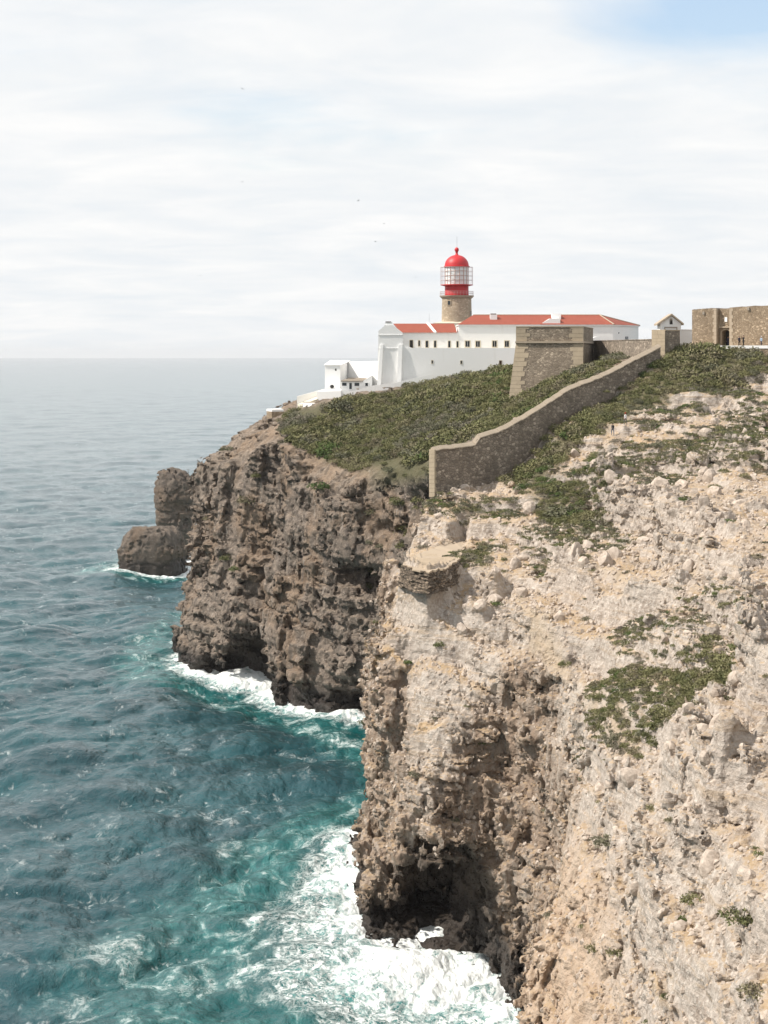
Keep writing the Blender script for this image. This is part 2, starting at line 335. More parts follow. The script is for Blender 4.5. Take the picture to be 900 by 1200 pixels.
def displacement(x, y, z, rk, cl, oc=0.0):
    """metres of rock added along the surface normal; rk = bare rock 0..1, cl = cliff 0..1"""
    farther = np.clip((y - 280) / 27, 0, 1)
    w1 = vol(FB1, x, y, z * 0.8, 37.0)
    w2 = vol(FB1, x + 11.3, y + 5.1, z + 3.7, 23.0)
    w3 = vol(FB2, x - 7.7, y + 1.9, z * 0.6 + 9.1, 19.0)
    big = vol(FB1, x, y + 40.0, z * 0.40, 70.0)
    d = big * (0.35 + 1.35 * cl)
    # bedding: layers of uneven thickness and reach
    zz = z + 0.05 * x - 0.04 * y + 0.7 * w1
    t = zz / 1.7
    i = np.floor(t); f = t - i; i = i.astype(np.int32)
    o0 = hsh(i); o1 = hsh(i + 1)
    s = np.clip((f - 0.90) / 0.10, 0, 1)
    lay = o0 + (o1 - o0) * s * s * (3 - 2 * s) - 0.5
    mod = np.clip(0.5 + 0.6 * w2, 0.25 + 0.2 * cl, 1.3)
    d += lay * (0.9 + 0.9 * cl) * mod * rk
    # joints: blocks between warped upright cracks, shifted from layer to layer
    for (su, sv, th, amp, gr, an, wp) in ((8.5, 6.0, 13.0, 3.3, 1.4, 0.75, 1.6), (5.2, 3.9, 2.6, 1.5, 0.7, 1.1, 1.3), (4.4, 2.4, 1.45, 1.15, 0.60, 0.15, 0.9), (1.7, 1.0, 0.65, 0.50, 0.30, 0.1, 0.45), (0.62, 0.5, 0.36, 0.20, 0.09, 0.8, 0.22)):
        co, si = math.cos(an), math.sin(an)
        a = x * co + y * si + wp * w2; b = -x * si + y * co + wp * w3
        t2 = (zz + wp * 0.25 * w3) / th
        k = np.floor(t2); fk = t2 - k; k = k.astype(np.int32)
        u = a / su + hsh(k, 5) * 3; v = b / sv + hsh(k, 9) * 3
        iu = np.floor(u); iv = np.floor(v)
        fu = u - iu; fv = v - iv
        iu = iu.astype(np.int32); iv = iv.astype(np.int32)
        e = np.minimum(np.minimum(np.minimum(fu, 1 - fu) * su, np.minimum(fv, 1 - fv) * sv), np.minimum(fk, 1 - fk) * th * 1.3)
        val = hsh(iu, iv, k)
        val = val * val * (1 - cl) + (0.12 + 0.76 * val) * cl
        tilt = (hsh(iu, iv, k + 77) - 0.5) * (fu - 0.5) + (hsh(iu, iv, k + 131) - 0.5) * (fv - 0.5)
        rnd = np.clip(e / (0.055 * min(su, 5.0) + 0.30 * farther), 0, 1)
        m2 = np.clip(0.6 + 0.6 * w3, 0.25 + 0.25 * cl, 1.25) * rk
        if su < 2.5: m2 = m2 * (1 - farther * (0.5 if su > 1 else 1.0))
        if su > 8: m2 = 0.9 * cl * rk
        elif su > 5: m2 = m2 * np.maximum(oc, 0.8 * cl)
        d += ((val * 1.25 - 0.40 + (1.1 - 0.4 * cl) * tilt) * amp * rnd * (0.9 + 0.1 * cl) - gr * (1 - 0.55 * cl) * (1 - rnd)) * m2
    # weathering
    fine = vol(FB2, x, y, z, 9.0)
    d += fine * (0.045 + 0.03 * rk)
    rid = vol(FB1, x + 3.3, y, z * 0.7, 26.0)
    d += (0.4 - np.abs(rid)) * 0.35 * rk
    return d
def field(x, y, z):
    h = bil(HG, x, y); a = (z - h) * bil(SG, x, y)
    bt = bil(BG, x, y)
    zc = np.maximum(z, 0.0)
    c = (bil(DG, x, y) + bt * zc) / np.sqrt(1 + bt * bt)
    cl = np.clip((c - a + 1.5) / 4.0, 0, 1)
    f = smax(a, c, 2.5); inn = np.zeros_like(f)
    for (cx, cy, cz), (rx, ry, rz), an in HOLLOWS:
        m = (np.abs(x - cx) < 14) & (np.abs(y - cy) < 24) & (np.abs(z - cz) < 18)
        if not m.any(): continue
        X = x[m] - cx; Y = y[m] - cy; Z = z[m] - cz
        co, si = math.cos(an), math.sin(an)
        X, Y = X * co + Y * si, -X * si + Y * co
        q = np.sqrt((X / rx) ** 2 + (Y / ry) ** 2 + (Z / rz) ** 2)
        g = (1 - q) * min(rx, ry, rz)
        f[m] = smax(f[m], g, 1.0); inn[m] = np.maximum(inn[m], np.clip(g + 1.2, 0, 1))
    rk = bil(ROCKY, x, y)
    rk = np.maximum(rk, cl)
    rk = rk * (1 - 0.25 * bil(SLAB, x, y)) * (1 - 0.2 * inn)
    rk = np.where(z > bil(HG, x, y) - 2.5, rk * (1 - np.clip(bil(LEDGE, x, y) * 4 - 3, 0, 1)), rk)
    oc = np.clip(bil(OUTC2, x, y), 0, 1)
    return f - displacement(x, y, z, rk, cl, oc) * (1 - 0.3 * inn)
NB = 16
EDGES = [(0,1),(2,3),(4,5),(6,7),(0,2),(1,3),(4,6),(5,7),(0,4),(1,5),(2,6),(3,7)]
COFF = np.array([(0,0,0),(0,0,1),(0,1,0),(0,1,1),(1,0,0),(1,0,1),(1,1,0),(1,1,1)])
BIG = 16384
def mesh_batch(org, s, fld):
    M = NB + 2
    r = np.arange(M, dtype='f4')
    gi = org[:, None, :] + np.arange(M)[None, :, None]
    gi = gi.astype('f4') * s
    B = len(org)
    x = np.broadcast_to(gi[:, :, None, None, 0], (B, M, M, M)).reshape(-1).copy()
    y = np.broadcast_to(gi[:, None, :, None, 1], (B, M, M, M)).reshape(-1).copy()
    z = np.broadcast_to(gi[:, None, None, :, 2], (B, M, M, M)).reshape(-1).copy()
    F = fld(x, y, z).reshape(B, M, M, M)
    S = F < 0
    K = NB + 1
    cnt = np.zeros((B, K, K, K), np.int8)
    for o in COFF: cnt += S[:, o[0]:o[0] + K, o[1]:o[1] + K, o[2]:o[2] + K]
    act = np.argwhere((cnt > 0) & (cnt < 8))
    if len(act) == 0: return None
    b, i, j, k = act.T
    val = np.stack([F[b, i + o[0], j + o[1], k + o[2]] for o in COFF], 1)
    acc = np.zeros((len(act), 3), 'f4'); n = np.zeros(len(act), 'f4')
    for (p, q) in EDGES:
        A, Bv = val[:, p], val[:, q]
        m = (A < 0) != (Bv < 0)
        t = np.where(m, A / np.where(m, A - Bv, 1), 0)
        acc += m[:, None] * (COFF[p] + t[:, None] * (COFF[q] - COFF[p])); n += m
    vert = (org[b] + np.stack([i, j, k], 1) + acc / n[:, None]) * s
    g = org[b] + np.stack([i, j, k], 1) + 4096
    gid = (g[:, 0].astype(np.int64) * BIG + g[:, 1]) * BIG + g[:, 2]
    quads = []
    R1 = slice(1, NB + 1)
    for ax in range(3):
        sl0 = [slice(None), R1, R1, R1]; sl1 = list(sl0); sl1[ax + 1] = slice(2, NB + 2)
        s0 = S[tuple(sl0)]; s1 = S[tuple(sl1)]
        e = np.argwhere(s0 != s1)
        if len(e) == 0: continue
        bb = e[:, 0]; c = e[:, 1:] + 1
        flip = s0[tuple(e.T)]
        u = np.zeros(3, int); v = np.zeros(3, int); u[(ax + 1) % 3] = 1; v[(ax + 2) % 3] = 1
        ids = []
        for dlt in (-u - v, -v, 0 * u, -u):
            gg = org[bb] + c + dlt + 4096
            ids.append((gg[:, 0].astype(np.int64) * BIG + gg[:, 1]) * BIG + gg[:, 2])
        ids = np.stack(ids, 1)
        ids[~flip] = ids[~flip][:, ::-1]
        quads.append(ids)
    return vert.astype('f4'), gid, np.concatenate(quads) if quads else np.zeros((0, 4), np.int64)
def mesh_field(x0, x1, y0, y1, z0, z1, s, keep, fld):
    L = NB * s
    ix = np.arange(math.floor(x0 / L), math.ceil(x1 / L)); iy = np.arange(math.floor(y0 / L), math.ceil(y1 / L)); iz = np.arange(math.floor(z0 / L), math.ceil(z1 / L))
    O = np.stack(np.meshgrid(ix, iy, iz, indexing='ij'), -1).reshape(-1, 3) * NB
    cen = (O + NB / 2) * s
    O = O[keep(cen[:, 0], cen[:, 1])]
    # coarse look: 4 x 4 x 4 samples per block
    st = np.array([1, 6, 11, 16])
    def coarse(o):
        g = o[:, None, :].astype('f4')
        q = np.stack(np.meshgrid(st, st, st, indexing='ij'), -1).reshape(-1, 3)
        p = (g + q[None]) * s
        p = p.astype('f4').reshape(-1, 3)
        f = fld(p[:, 0].copy(), p[:, 1].copy(), p[:, 2].copy()).reshape(len(o), -1)
        return (f.min(1) < 3.0 * s + 0.5) & (f.max(1) > -3.0 * s - 0.5)
    with ThreadPoolExecutor(4) as ex:
        ch = [O[i:i + 3000] for i in range(0, len(O), 3000)]
        O = np.concatenate([o[m] for o, m in zip(ch, ex.map(coarse, ch))])
        ch = [O[i:i + 40] for i in range(0, len(O), 40)]
        res = [r for r in ex.map(lambda o: mesh_batch(o, s, fld), ch) if r is not None]
    V = np.concatenate([r[0] for r in res]); G = np.concatenate([r[1] for r in res]); Q = np.concatenate([r[2] for r in res])
    ug, idx = np.unique(G, return_index=True)
    V = V[idx]
    Q = np.searchsorted(ug, Q)
    print('field mesh', len(O), 'blocks', len(V), 'verts', len(Q), 'quads', round(time.time() - T0, 1))
    return V, Q
def np_mesh(name, V, Q, attrs=None, smooth=True):
    me = bpy.data.meshes.new(name)
    n, k = len(V), Q.shape[1]
    me.vertices.add(n); me.vertices.foreach_set('co', np.ascontiguousarray(V, 'f4').ravel())
    me.loops.add(len(Q) * k); me.loops.foreach_set('vertex_index', np.ascontiguousarray(Q, 'i4').ravel())
    me.polygons.add(len(Q)); me.polygons.foreach_set('loop_start', np.arange(0, len(Q) * k, k, dtype='i4'))
    me.update(calc_edges=True)
    me.polygons.foreach_set('use_smooth', np.full(len(Q), smooth, bool))
    for an, av in (attrs or {}).items():
        a = me.color_attributes.new(an, 'FLOAT_COLOR', 'POINT')
        c = np.ones((n, 4), 'f4'); c[:, :av.shape[1]] = av
        a.data.foreach_set('color', c.ravel())
    me.validate()
    return me

def in_reach(x, y):
    return (x < 0.242 * y + 9) & (x > -0.155 * y - 6)
def ground_zone(V):
    x, y, z = V[:, 0], V[:, 1], V[:, 2]
    far = np.clip((y - 293 - 0.68 * np.clip(x, -5, 60)) / 13 + 0.5, 0, 1)      # cape rock is darker than the near limestone
    sc = np.zeros(len(V), 'f4')
    for p in SCRUB: sc = np.maximum(sc, bil(soft_poly(p, 4), x, y))
    dz = bil(HG, x, y) - z
    sc = sc * np.clip(1.6 - np.abs(dz) / 2.5, 0, 1)
    a_ = (z - bil(HG, x, y)) * bil(SG, x, y); bt_ = bil(BG, x, y); c_ = (bil(DG, x, y) + bt_ * np.maximum(z, 0)) / np.sqrt(1 + bt_ * bt_)
    shore = np.clip((c_ - a_ + 0.5) / 3.0, 0, 1)                    # 1 on the sea cliff, 0 on the slope above it
    soil = np.clip((bil(SG, x, y) - 0.68) / 0.16, 0, 1) * np.clip(1 - 1.2 * bil(OUTCROP, x, y), 0, 1) * np.clip(1.5 - np.abs(dz) / 1.2, 0, 1)
    damp_shade = np.zeros(len(V), 'f4')
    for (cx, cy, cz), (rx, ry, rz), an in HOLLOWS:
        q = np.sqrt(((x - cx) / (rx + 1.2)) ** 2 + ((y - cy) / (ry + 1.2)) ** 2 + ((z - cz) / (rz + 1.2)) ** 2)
        if cz < 12: damp_shade = np.maximum(damp_shade, np.clip((1.06 - q) / 0.2, 0, 1))  # low hollows only: mask for painted shade and wet blackening
    return {'shore': np.stack([shore, damp_shade, soil], 1), 'zone': np.stack([far, bil(SLAB, x, y), np.maximum(bil(LEDGE, x, y), 0.75 * bil(TRAIL, x, y)) * np.clip(1.5 - np.abs(dz), 0, 1)], 1), 'scrub': np.stack([sc, sc, sc], 1)}
FAST = 1.0
Vn, Qn = mesh_field(-12, 90, 80, 229, -1.5, 64, 0.18 * FAST, lambda x, y: in_reach(x, y) & (y < 231), field)
Vm, Qm = mesh_field(-12, 92, 224, 297, -1.5, 74, 0.235 * FAST, lambda x, y: in_reach(x, y), field)
Vf, Qf = mesh_field(-74, 100, 292, 511, -1.5, 76, 0.35 * FAST, lambda x, y: in_reach(x, y) & ~((y > 440) & (x > -12)), field)
def field_stack(k):
    def f(x, y, z):
        (cx, cy, cz), (rx, ry, rz), an = STACKS[k]
        X, Y, Z = x - cx, y - cy, z - cz
        co, si = math.cos(an), math.sin(an)
        X, Y = X * co + Y * si, -X * si + Y * co
        p = 3.3
        tap = 1 + 0.012 * Z if k == 0 else 1 - 0.012 * Z
        q = (np.abs(X / (rx * tap)) ** p + np.abs(Y / ry) ** p + np.abs(Z / rz) ** p) ** (1 / p)
        one = np.full_like(x, 0.75)
        return (q - 1) * min(rx, ry) - (0.75 if k else 0.6) * displacement(x, y, z, one, one)
    return f

# ---------------------------------------------------------------- materials
def newmat(name):
    m = bpy.data.materials.new(name); m.use_nodes = True
    t = m.node_tree; t.nodes.clear()
    out = N(t, 'ShaderNodeOutputMaterial'); b = N(t, 'ShaderNodeBsdfPrincipled')
    b.inputs['Roughness'].default_value = 0.85
    LK(t, b.outputs[0], out.inputs['Surface'])
    return m, t, b
def pos_map(t, scale=(1, 1, 1), loc=(0, 0, 0), rot=(0, 0, 0), space='world'):
    if space == 'world':
        g = N(t, 'ShaderNodeNewGeometry'); src = g.outputs['Position']
    else:
        g = N(t, 'ShaderNodeTexCoord'); src = g.outputs['Object']
    m = N(t, 'ShaderNodeMapping'); LK(t, src, m.inputs['Vector'])
    m.inputs['Scale'].default_value = scale; m.inputs['Location'].default_value = loc; m.inputs['Rotation'].default_value = rot
    return m.outputs[0]
def noise(t, vec, scale, detail=4, rough=0.55, dist=0.0):
    n = N(t, 'ShaderNodeTexNoise', i_Scale=scale, i_Detail=detail, i_Roughness=rough, i_Distortion=dist)
    LK(t, vec, n.inputs['Vector']); return n.outputs['Fac']
def mixc(t, f, a, b, mode='MIX'):
    m = N(t, 'ShaderNodeMix', data_type='RGBA', blend_type=mode)
    for v, s in ((f, m.inputs[0]), (a, m.inputs[6]), (b, m.inputs[7])):
        if isinstance(v, (int, float)): s.default_value = v
        elif isinstance(v, tuple): s.default_value = (*v, 1)
        else: LK(t, v, s)
    return m.outputs[2]
def mth(t, op, a, b=0.0, clamp=False):
    m = N(t, 'ShaderNodeMath', operation=op, use_clamp=clamp)
    for v, s in ((a, m.inputs[0]), (b, m.inputs[1])):
        if isinstance(v, (int, float)): s.default_value = v
        else: LK(t, v, s)
    return m.outputs[0]
def sstep(t, v, a, b):
    m = N(t, 'ShaderNodeMapRange', interpolation_type='SMOOTHSTEP')
    LK(t, v, m.inputs[0]); m.inputs[1].default_value = a; m.inputs[2].default_value = b
    return m.outputs[0]
def bump(t, b, h, strength=0.5, dist=0.1):
    n = N(t, 'ShaderNodeBump', i_Strength=strength, i_Distance=dist)
    LK(t, h, n.inputs['Height']); LK(t, n.outputs[0], b.inputs['Normal']); return n
def plain(name, c, rough=0.7, var=0.08, sc=3.0, bmp=0.0, metal=0.0):
    m, t, b = newmat(name)
    v = pos_map(t)
    f = noise(t, v, sc, 5)
    d = tuple(x * (1 - var * 2) for x in c); l = tuple(min(1, x * (1 + var)) for x in c)
    LK(t, mixc(t, f, d, l), b.inputs['Base Color'])
    b.inputs['Roughness'].default_value = rough; b.inputs['Metallic'].default_value = metal
    if bmp: bump(t, b, noise(t, v, sc * 4, 4), bmp, 0.05)
    return m
def rock_material():
    m, t, b = newmat('coastal_rock')
    v = pos_map(t)
    at = N(t, 'ShaderNodeAttribute', attribute_name='zone'); zs = N(t, 'ShaderNodeSeparateColor'); LK(t, at.outputs['Color'], zs.inputs[0])
    far, slab, sand = zs.outputs[0], zs.outputs[1], zs.outputs[2]
    sa = N(t, 'ShaderNodeAttribute', attribute_name='scrub'); scr = sa.outputs['Fac']
    g = N(t, 'ShaderNodeNewGeometry'); sp = N(t, 'ShaderNodeSeparateXYZ'); LK(t, g.outputs['Position'], sp.inputs[0])
    sn = N(t, 'ShaderNodeSeparateXYZ'); LK(t, g.outputs['Normal'], sn.inputs[0])
    big = noise(t, v, 0.07, 5, 0.6); mid = noise(t, v, 0.45, 6, 0.62, 0.4); fin = noise(t, v, 2.6, 6, 0.65); spk = noise(t, v, 7.0, 3, 0.6)
    lay = noise(t, pos_map(t, (0.10, 0.10, 1.6)), 1.0, 5, 0.6, 0.3)
    # near limestone
    near = mixc(t, sstep(t, mid, 0.34, 0.66), (0.30, 0.25, 0.208), (0.45, 0.392, 0.338))
    near = mixc(t, sstep(t, fin, 0.42, 0.72), near, (0.57, 0.515, 0.46))
    near = mixc(t, mth(t, 'MULTIPLY', sstep(t, big, 0.48, 0.66), 0.55), near, (0.36, 0.31, 0.27))
    near = mixc(t, mth(t, 'MULTIPLY', sstep(t, lay, 0.52, 0.66), 0.35), near, (0.41, 0.29, 0.17))
    near = mixc(t, mth(t, 'MULTIPLY', sstep(t, spk, 0.60, 0.70), 0.55), near, (0.17, 0.145, 0.125))
    # cape rock: browner, greyer at the top, rust and lime streaks that run down
    stk = noise(t, pos_map(t, (0.75, 0.75, 0.07)), 1.0, 5, 0.6, 0.2)
    stk2 = noise(t, pos_map(t, (1.1, 1.1, 0.05), (7, 3, 0)), 1.0, 4, 0.6, 0.2)
    fr = mixc(t, sstep(t, mid, 0.34, 0.66), (0.108, 0.088, 0.072), (0.222, 0.180, 0.146))
    fr = mixc(t, sstep(t, fin, 0.50, 0.78), fr, (0.38, 0.325, 0.275))
    fr = mixc(t, mth(t, 'MULTIPLY', sstep(t, big, 0.48, 0.62), 0.42), fr, (0.235, 0.155, 0.095))
    fr = mixc(t, mth(t, 'MULTIPLY', sstep(t, stk, 0.54, 0.66), 0.65), fr, (0.10, 0.085, 0.075))
    fr = mixc(t, mth(t, 'MULTIPLY', sstep(t, stk2, 0.63, 0.72), 0.6), fr, (0.42, 0.38, 0.34))
    fr = mixc(t, mth(t, 'MULTIPLY', sstep(t, spk, 0.58, 0.7), 0.5), fr, (0.08, 0.07, 0.062))
    # near cliff faces darkened: brown staining and painted shade in one colour
    steep = mth(t, 'SUBTRACT', 1.0, sstep(t, sn.outputs['Z'], 0.30, 0.70))
    low = mth(t, 'SUBTRACT', 1.0, sstep(t, sp.outputs['Z'], 19, 34))
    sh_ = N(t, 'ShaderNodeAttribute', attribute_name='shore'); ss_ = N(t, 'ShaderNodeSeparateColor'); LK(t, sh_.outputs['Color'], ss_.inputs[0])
    stain_shade = mth(t, 'MULTIPLY', ss_.outputs[0], mth(t, 'ADD', 0.42, mth(t, 'MULTIPLY', sstep(t, stk, 0.36, 0.60), 0.53)))
    near = mixc(t, stain_shade, near, (0.245, 0.182, 0.135))
    col = mixc(t, far, near, fr)
    sl = mixc(t, sstep(t, stk, 0.35, 0.65), (0.47, 0.37, 0.285), (0.41, 0.305, 0.22))
    sl = mixc(t, mth(t, 'MULTIPLY', sstep(t, fin, 0.55, 0.72), 0.6), sl, (0.28, 0.20, 0.15))
    col = mixc(t, mth(t, 'MULTIPLY', slab, 0.92), col, sl)
    # earth on the flatter ground
    flat = sstep(t, mth(t, 'ADD', sn.outputs['Z'], mth(t, 'MULTIPLY', mth(t, 'SUBTRACT', mid, 0.5), 0.45)), 0.72, 0.88)
    flat = mth(t, 'MAXIMUM', mth(t, 'MULTIPLY', flat, 0.75), mth(t, 'MULTIPLY', ss_.outputs[2], sstep(t, mid, 0.30, 0.52)))
    earth = mixc(t, sstep(t, mid, 0.38, 0.62), (0.355, 0.265, 0.18), (0.40, 0.275, 0.145))
    earth = mixc(t, sstep(t, fin, 0.45, 0.7), earth, (0.43, 0.35, 0.27))
    earth = mixc(t, mth(t, 'MULTIPLY', sstep(t, spk, 0.58, 0.68), 0.5), earth, (0.25, 0.20, 0.15))
    col = mixc(t, mth(t, 'MULTIPLY', flat, mth(t, 'SUBTRACT', 0.85, mth(t, 'MULTIPLY', far, 0.74))), col, earth)
    col = mixc(t, sand, col, mixc(t, fin, (0.37, 0.29, 0.205), (0.44, 0.355, 0.26)))
    green = mixc(t, mid, (0.045, 0.055, 0.022), (0.12, 0.105, 0.06))
    col = mixc(t, mth(t, 'MULTIPLY', scr, 0.9), col, green)
    # dark wet band where the sea wets the rock
    wl = mth(t, 'SUBTRACT', sp.outputs['Z'], mth(t, 'MULTIPLY', mid, 5.0))
    wet = mth(t, 'SUBTRACT', 1.0, sstep(t, wl, 0.2, 3.4))
    col = mixc(t, mth(t, 'MULTIPLY', wet, 0.93), col, (0.022, 0.018, 0.016))
    col = mixc(t, mth(t, 'MULTIPLY', ss_.outputs[1], mth(t, 'ADD', 0.60, mth(t, 'MULTIPLY', mid, 0.4))), col, (0.045, 0.037, 0.031))     # cave shade painted into the rock colour, together with wet blackening
    LK(t, col, b.inputs['Base Color'])
    rg = mixc(t, wet, (0.92,) * 3, (0.45,) * 3); LK(t, rg, b.inputs['Roughness'])
    b.inputs['Specular IOR Level'].default_value = 0.25
    h = mth(t, 'ADD', mth(t, 'MULTIPLY', fin, 1.0), mth(t, 'ADD', mth(t, 'MULTIPLY', spk, 0.35), mth(t, 'MULTIPLY', lay, 0.8)))
    bump(t, b, h, 0.85, 0.30)
    return m
def masonry(name, c1, c2, mortar, sc, bmp=0.9):
    m, t, b = newmat(name)
    v = pos_map(t)
    vm = N(t, 'ShaderNodeMapping'); vm.inputs['Scale'].default_value = (1, 1, 1.7); LK(t, v, vm.inputs['Vector'])
    vo = N(t, 'ShaderNodeTexVoronoi', feature='F1', i_Scale=sc, i_Randomness=0.9); LK(t, vm.outputs[0], vo.inputs['Vector'])
    ve = N(t, 'ShaderNodeTexVoronoi', feature='DISTANCE_TO_EDGE', i_Scale=sc, i_Randomness=0.9); LK(t, vm.outputs[0], ve.inputs['Vector'])
    hs = N(t, 'ShaderNodeSeparateColor'); LK(t, vo.outputs['Color'], hs.inputs[0])
    col = mixc(t, hs.outputs[0], c1, c2)
    col = mixc(t, mth(t, 'MULTIPLY', sstep(t, hs.outputs[1], 0.80, 0.9), 0.7), col, tuple(min(1, x * 1.5) for x in c2))
    col = mixc(t, mth(t, 'MULTIPLY', sstep(t, noise(t, v, 0.30, 6, 0.65), 0.42, 0.68), 0.6), col, tuple(x * 0.58 for x in c1))
    e = sstep(t, ve.outputs['Distance'], 0.0, 0.12)
    col = mixc(t, e, mortar, col)
    col = mixc(t, mth(t, 'MULTIPLY', noise(t, v, 6, 4), 0.35), col, tuple(x * 0.8 for x in c1))
    LK(t, col, b.inputs['Base Color'])
    b.inputs['Roughness'].default_value = 0.93; b.inputs['Specular IOR Level'].default_value = 0.2
    bump(t, b, mth(t, 'ADD', mth(t, 'MULTIPLY', e, 1.0), mth(t, 'MULTIPLY', noise(t, v, 9, 3), 0.4)), bmp, 0.10)
    return m
def whitewash(name, base=0.86):
    m, t, b = newmat(name)
    v = pos_map(t)
    f = noise(t, v, 0.6, 6, 0.6); s = noise(t, pos_map(t, (1.2, 1.2, 0.12)), 1.0, 5, 0.6)
    col = mixc(t, f, (base * .97, base * .965, base * .95), (base, base, base * .99))
    col = mixc(t, mth(t, 'MULTIPLY', sstep(t, s, 0.58, 0.75), 0.22), col, (base * .72, base * .69, base * .62))
    LK(t, col, b.inputs['Base Color']); b.inputs['Roughness'].default_value = 0.8
    bump(t, b, noise(t, v, 5, 5), 0.25, 0.04)
    return m
def tiles_mat():
    m, t, b = newmat('clay_roof_tiles')
    v = pos_map(t)
    w = N(t, 'ShaderNodeTexWave', wave_type='BANDS', bands_direction='X', i_Scale=1.6, i_Distortion=0.0); LK(t, v, w.inputs['Vector'])
    f = noise(t, v, 0.5, 5); g = noise(t, pos_map(t, (4.5, 2.5, 2.5)), 1.0, 2)
    col = mixc(t, f, (0.235, 0.050, 0.028), (0.32, 0.078, 0.045))
    col = mixc(t, mth(t, 'MULTIPLY', sstep(t, g, 0.55, 0.75), 0.5), col, (0.44, 0.14, 0.075))
    LK(t, col, b.inputs['Base Color']); b.inputs['Roughness'].default_value = 0.85
    bump(t, b, w.outputs['Fac'], 0.6, 0.08)
    return m
def leaf_mat(name, c_dark, c_mid, c_lite, c_dry):
    m, t, b = newmat(name)
    oi = N(t, 'ShaderNodeObjectInfo')
    v = pos_map(t)
    f = noise(t, v, 0.22, 3); g = noise(t, v, 2.2, 3)
    k = mth(t, 'ADD', mth(t, 'MULTIPLY', oi.outputs['Random'], 0.55), mth(t, 'MULTIPLY', f, 0.6))
    rp = ramp(t, [(0.22, c_dark), (0.45, c_mid), (0.68, c_lite), (0.86, c_dry)]); LK(t, k, rp.inputs['Fac'])
    col = mixc(t, mth(t, 'MULTIPLY', sstep(t, g, 0.4, 0.7), 0.6), rp.outputs[0], c_lite)
    LK(t, col, b.inputs['Base Color']); b.inputs['Roughness'].default_value = 0.75
    b.inputs['Specular IOR Level'].default_value = 0.25
    return m
M = {}
M['rock'] = rock_material()
M['rubble'] = masonry('rubble_masonry', (0.205, 0.168, 0.132), (0.42, 0.355, 0.285), (0.22, 0.182, 0.148), 1.5)
M['rubble_fort'] = masonry('sandy_rubble_masonry', (0.27, 0.205, 0.14), (0.44, 0.35, 0.255), (0.34, 0.27, 0.195), 2.2)
M['rubble_bastion'] = masonry('bastion_rubble', (0.225, 0.182, 0.138), (0.42, 0.35, 0.27), (0.27, 0.222, 0.172), 2.0)
M['tower'] = masonry('tower_ashlar', (0.40, 0.315, 0.225), (0.54, 0.45, 0.34), (0.45, 0.37, 0.28), 2.4, 0.5)
M['rubble_dark'] = masonry('dry_stone', (0.12, 0.095, 0.072), (0.30, 0.235, 0.175), (0.05, 0.042, 0.035), 1.8)
M['sand'] = plain('trodden_sand', (0.37, 0.295, 0.215), 0.95, 0.06, 0.8, 0.3)
M['quoin'] = plain('dressed_stone', (0.41, 0.335, 0.24), 0.9, 0.16, 1.2, 0.4)
M['coping'] = plain('pale_coping_stone', (0.42, 0.345, 0.26), 0.9, 0.14, 0.8, 0.5)
M['white'] = whitewash('whitewash')
M['cream'] = plain('cream_render', (0.66, 0.60, 0.48), 0.85, 0.1, 1.0, 0.2)
M['tiles'] = tiles_mat()
M['oldtiles'] = plain('weathered_tiles', (0.24, 0.20, 0.155), 0.9, 0.2, 2.0, 0.5)
M['red'] = plain('red_paint', (0.52, 0.020, 0.026), 0.5, 0.14, 0.9)
M['glass'] = None
m_, t_, b_ = newmat('lantern_glass')
b_.inputs['Base Color'].default_value = (0.80, 0.86, 0.86, 1); b_.inputs['Roughness'].default_value = 0.08
b_.inputs['Transmission Weight'].default_value = 0.12
M['glass'] = m_
m_, t_, b_ = newmat('window_glass')
b_.inputs['Base Color'].default_value = (0.02, 0.025, 0.03, 1); b_.inputs['Roughness'].default_value = 0.1
M['pane'] = m_
M['bars'] = plain('orange_red_bars', (0.46, 0.27, 0.20), 0.5, 0.08)
M['rail'] = plain('faded_pink_rail', (0.58, 0.48, 0.46), 0.6, 0.08)
M['dark'] = plain('dark_wood', (0.025, 0.022, 0.02), 0.7, 0.2)
M['brown'] = plain('brown_wood', (0.10, 0.045, 0.025), 0.7, 0.2)
M['metal'] = plain('grey_metal', (0.25, 0.25, 0.25), 0.5, 0.1)
M['grey'] = plain('weathered_stone_trim', (0.33, 0.29, 0.24), 0.9, 0.2, 2.0, 0.3)
M['leaf'] = leaf_mat('scrub_leaves', (0.050, 0.060, 0.025), (0.128, 0.134, 0.054), (0.195, 0.186, 0.088), (0.18, 0.155, 0.105))
M['leaf_bright'] = leaf_mat('green_leaves', (0.040, 0.068, 0.018), (0.075, 0.115, 0.032), (0.12, 0.155, 0.05), (0.14, 0.145, 0.065))
M['leaf_grey'] = leaf_mat('grey_scrub_leaves', (0.075, 0.082, 0.046), (0.13, 0.13, 0.078), (0.18, 0.172, 0.115), (0.21, 0.185, 0.145))
M['twig'] = plain('dry_twigs', (0.17, 0.14, 0.115), 0.9, 0.2)

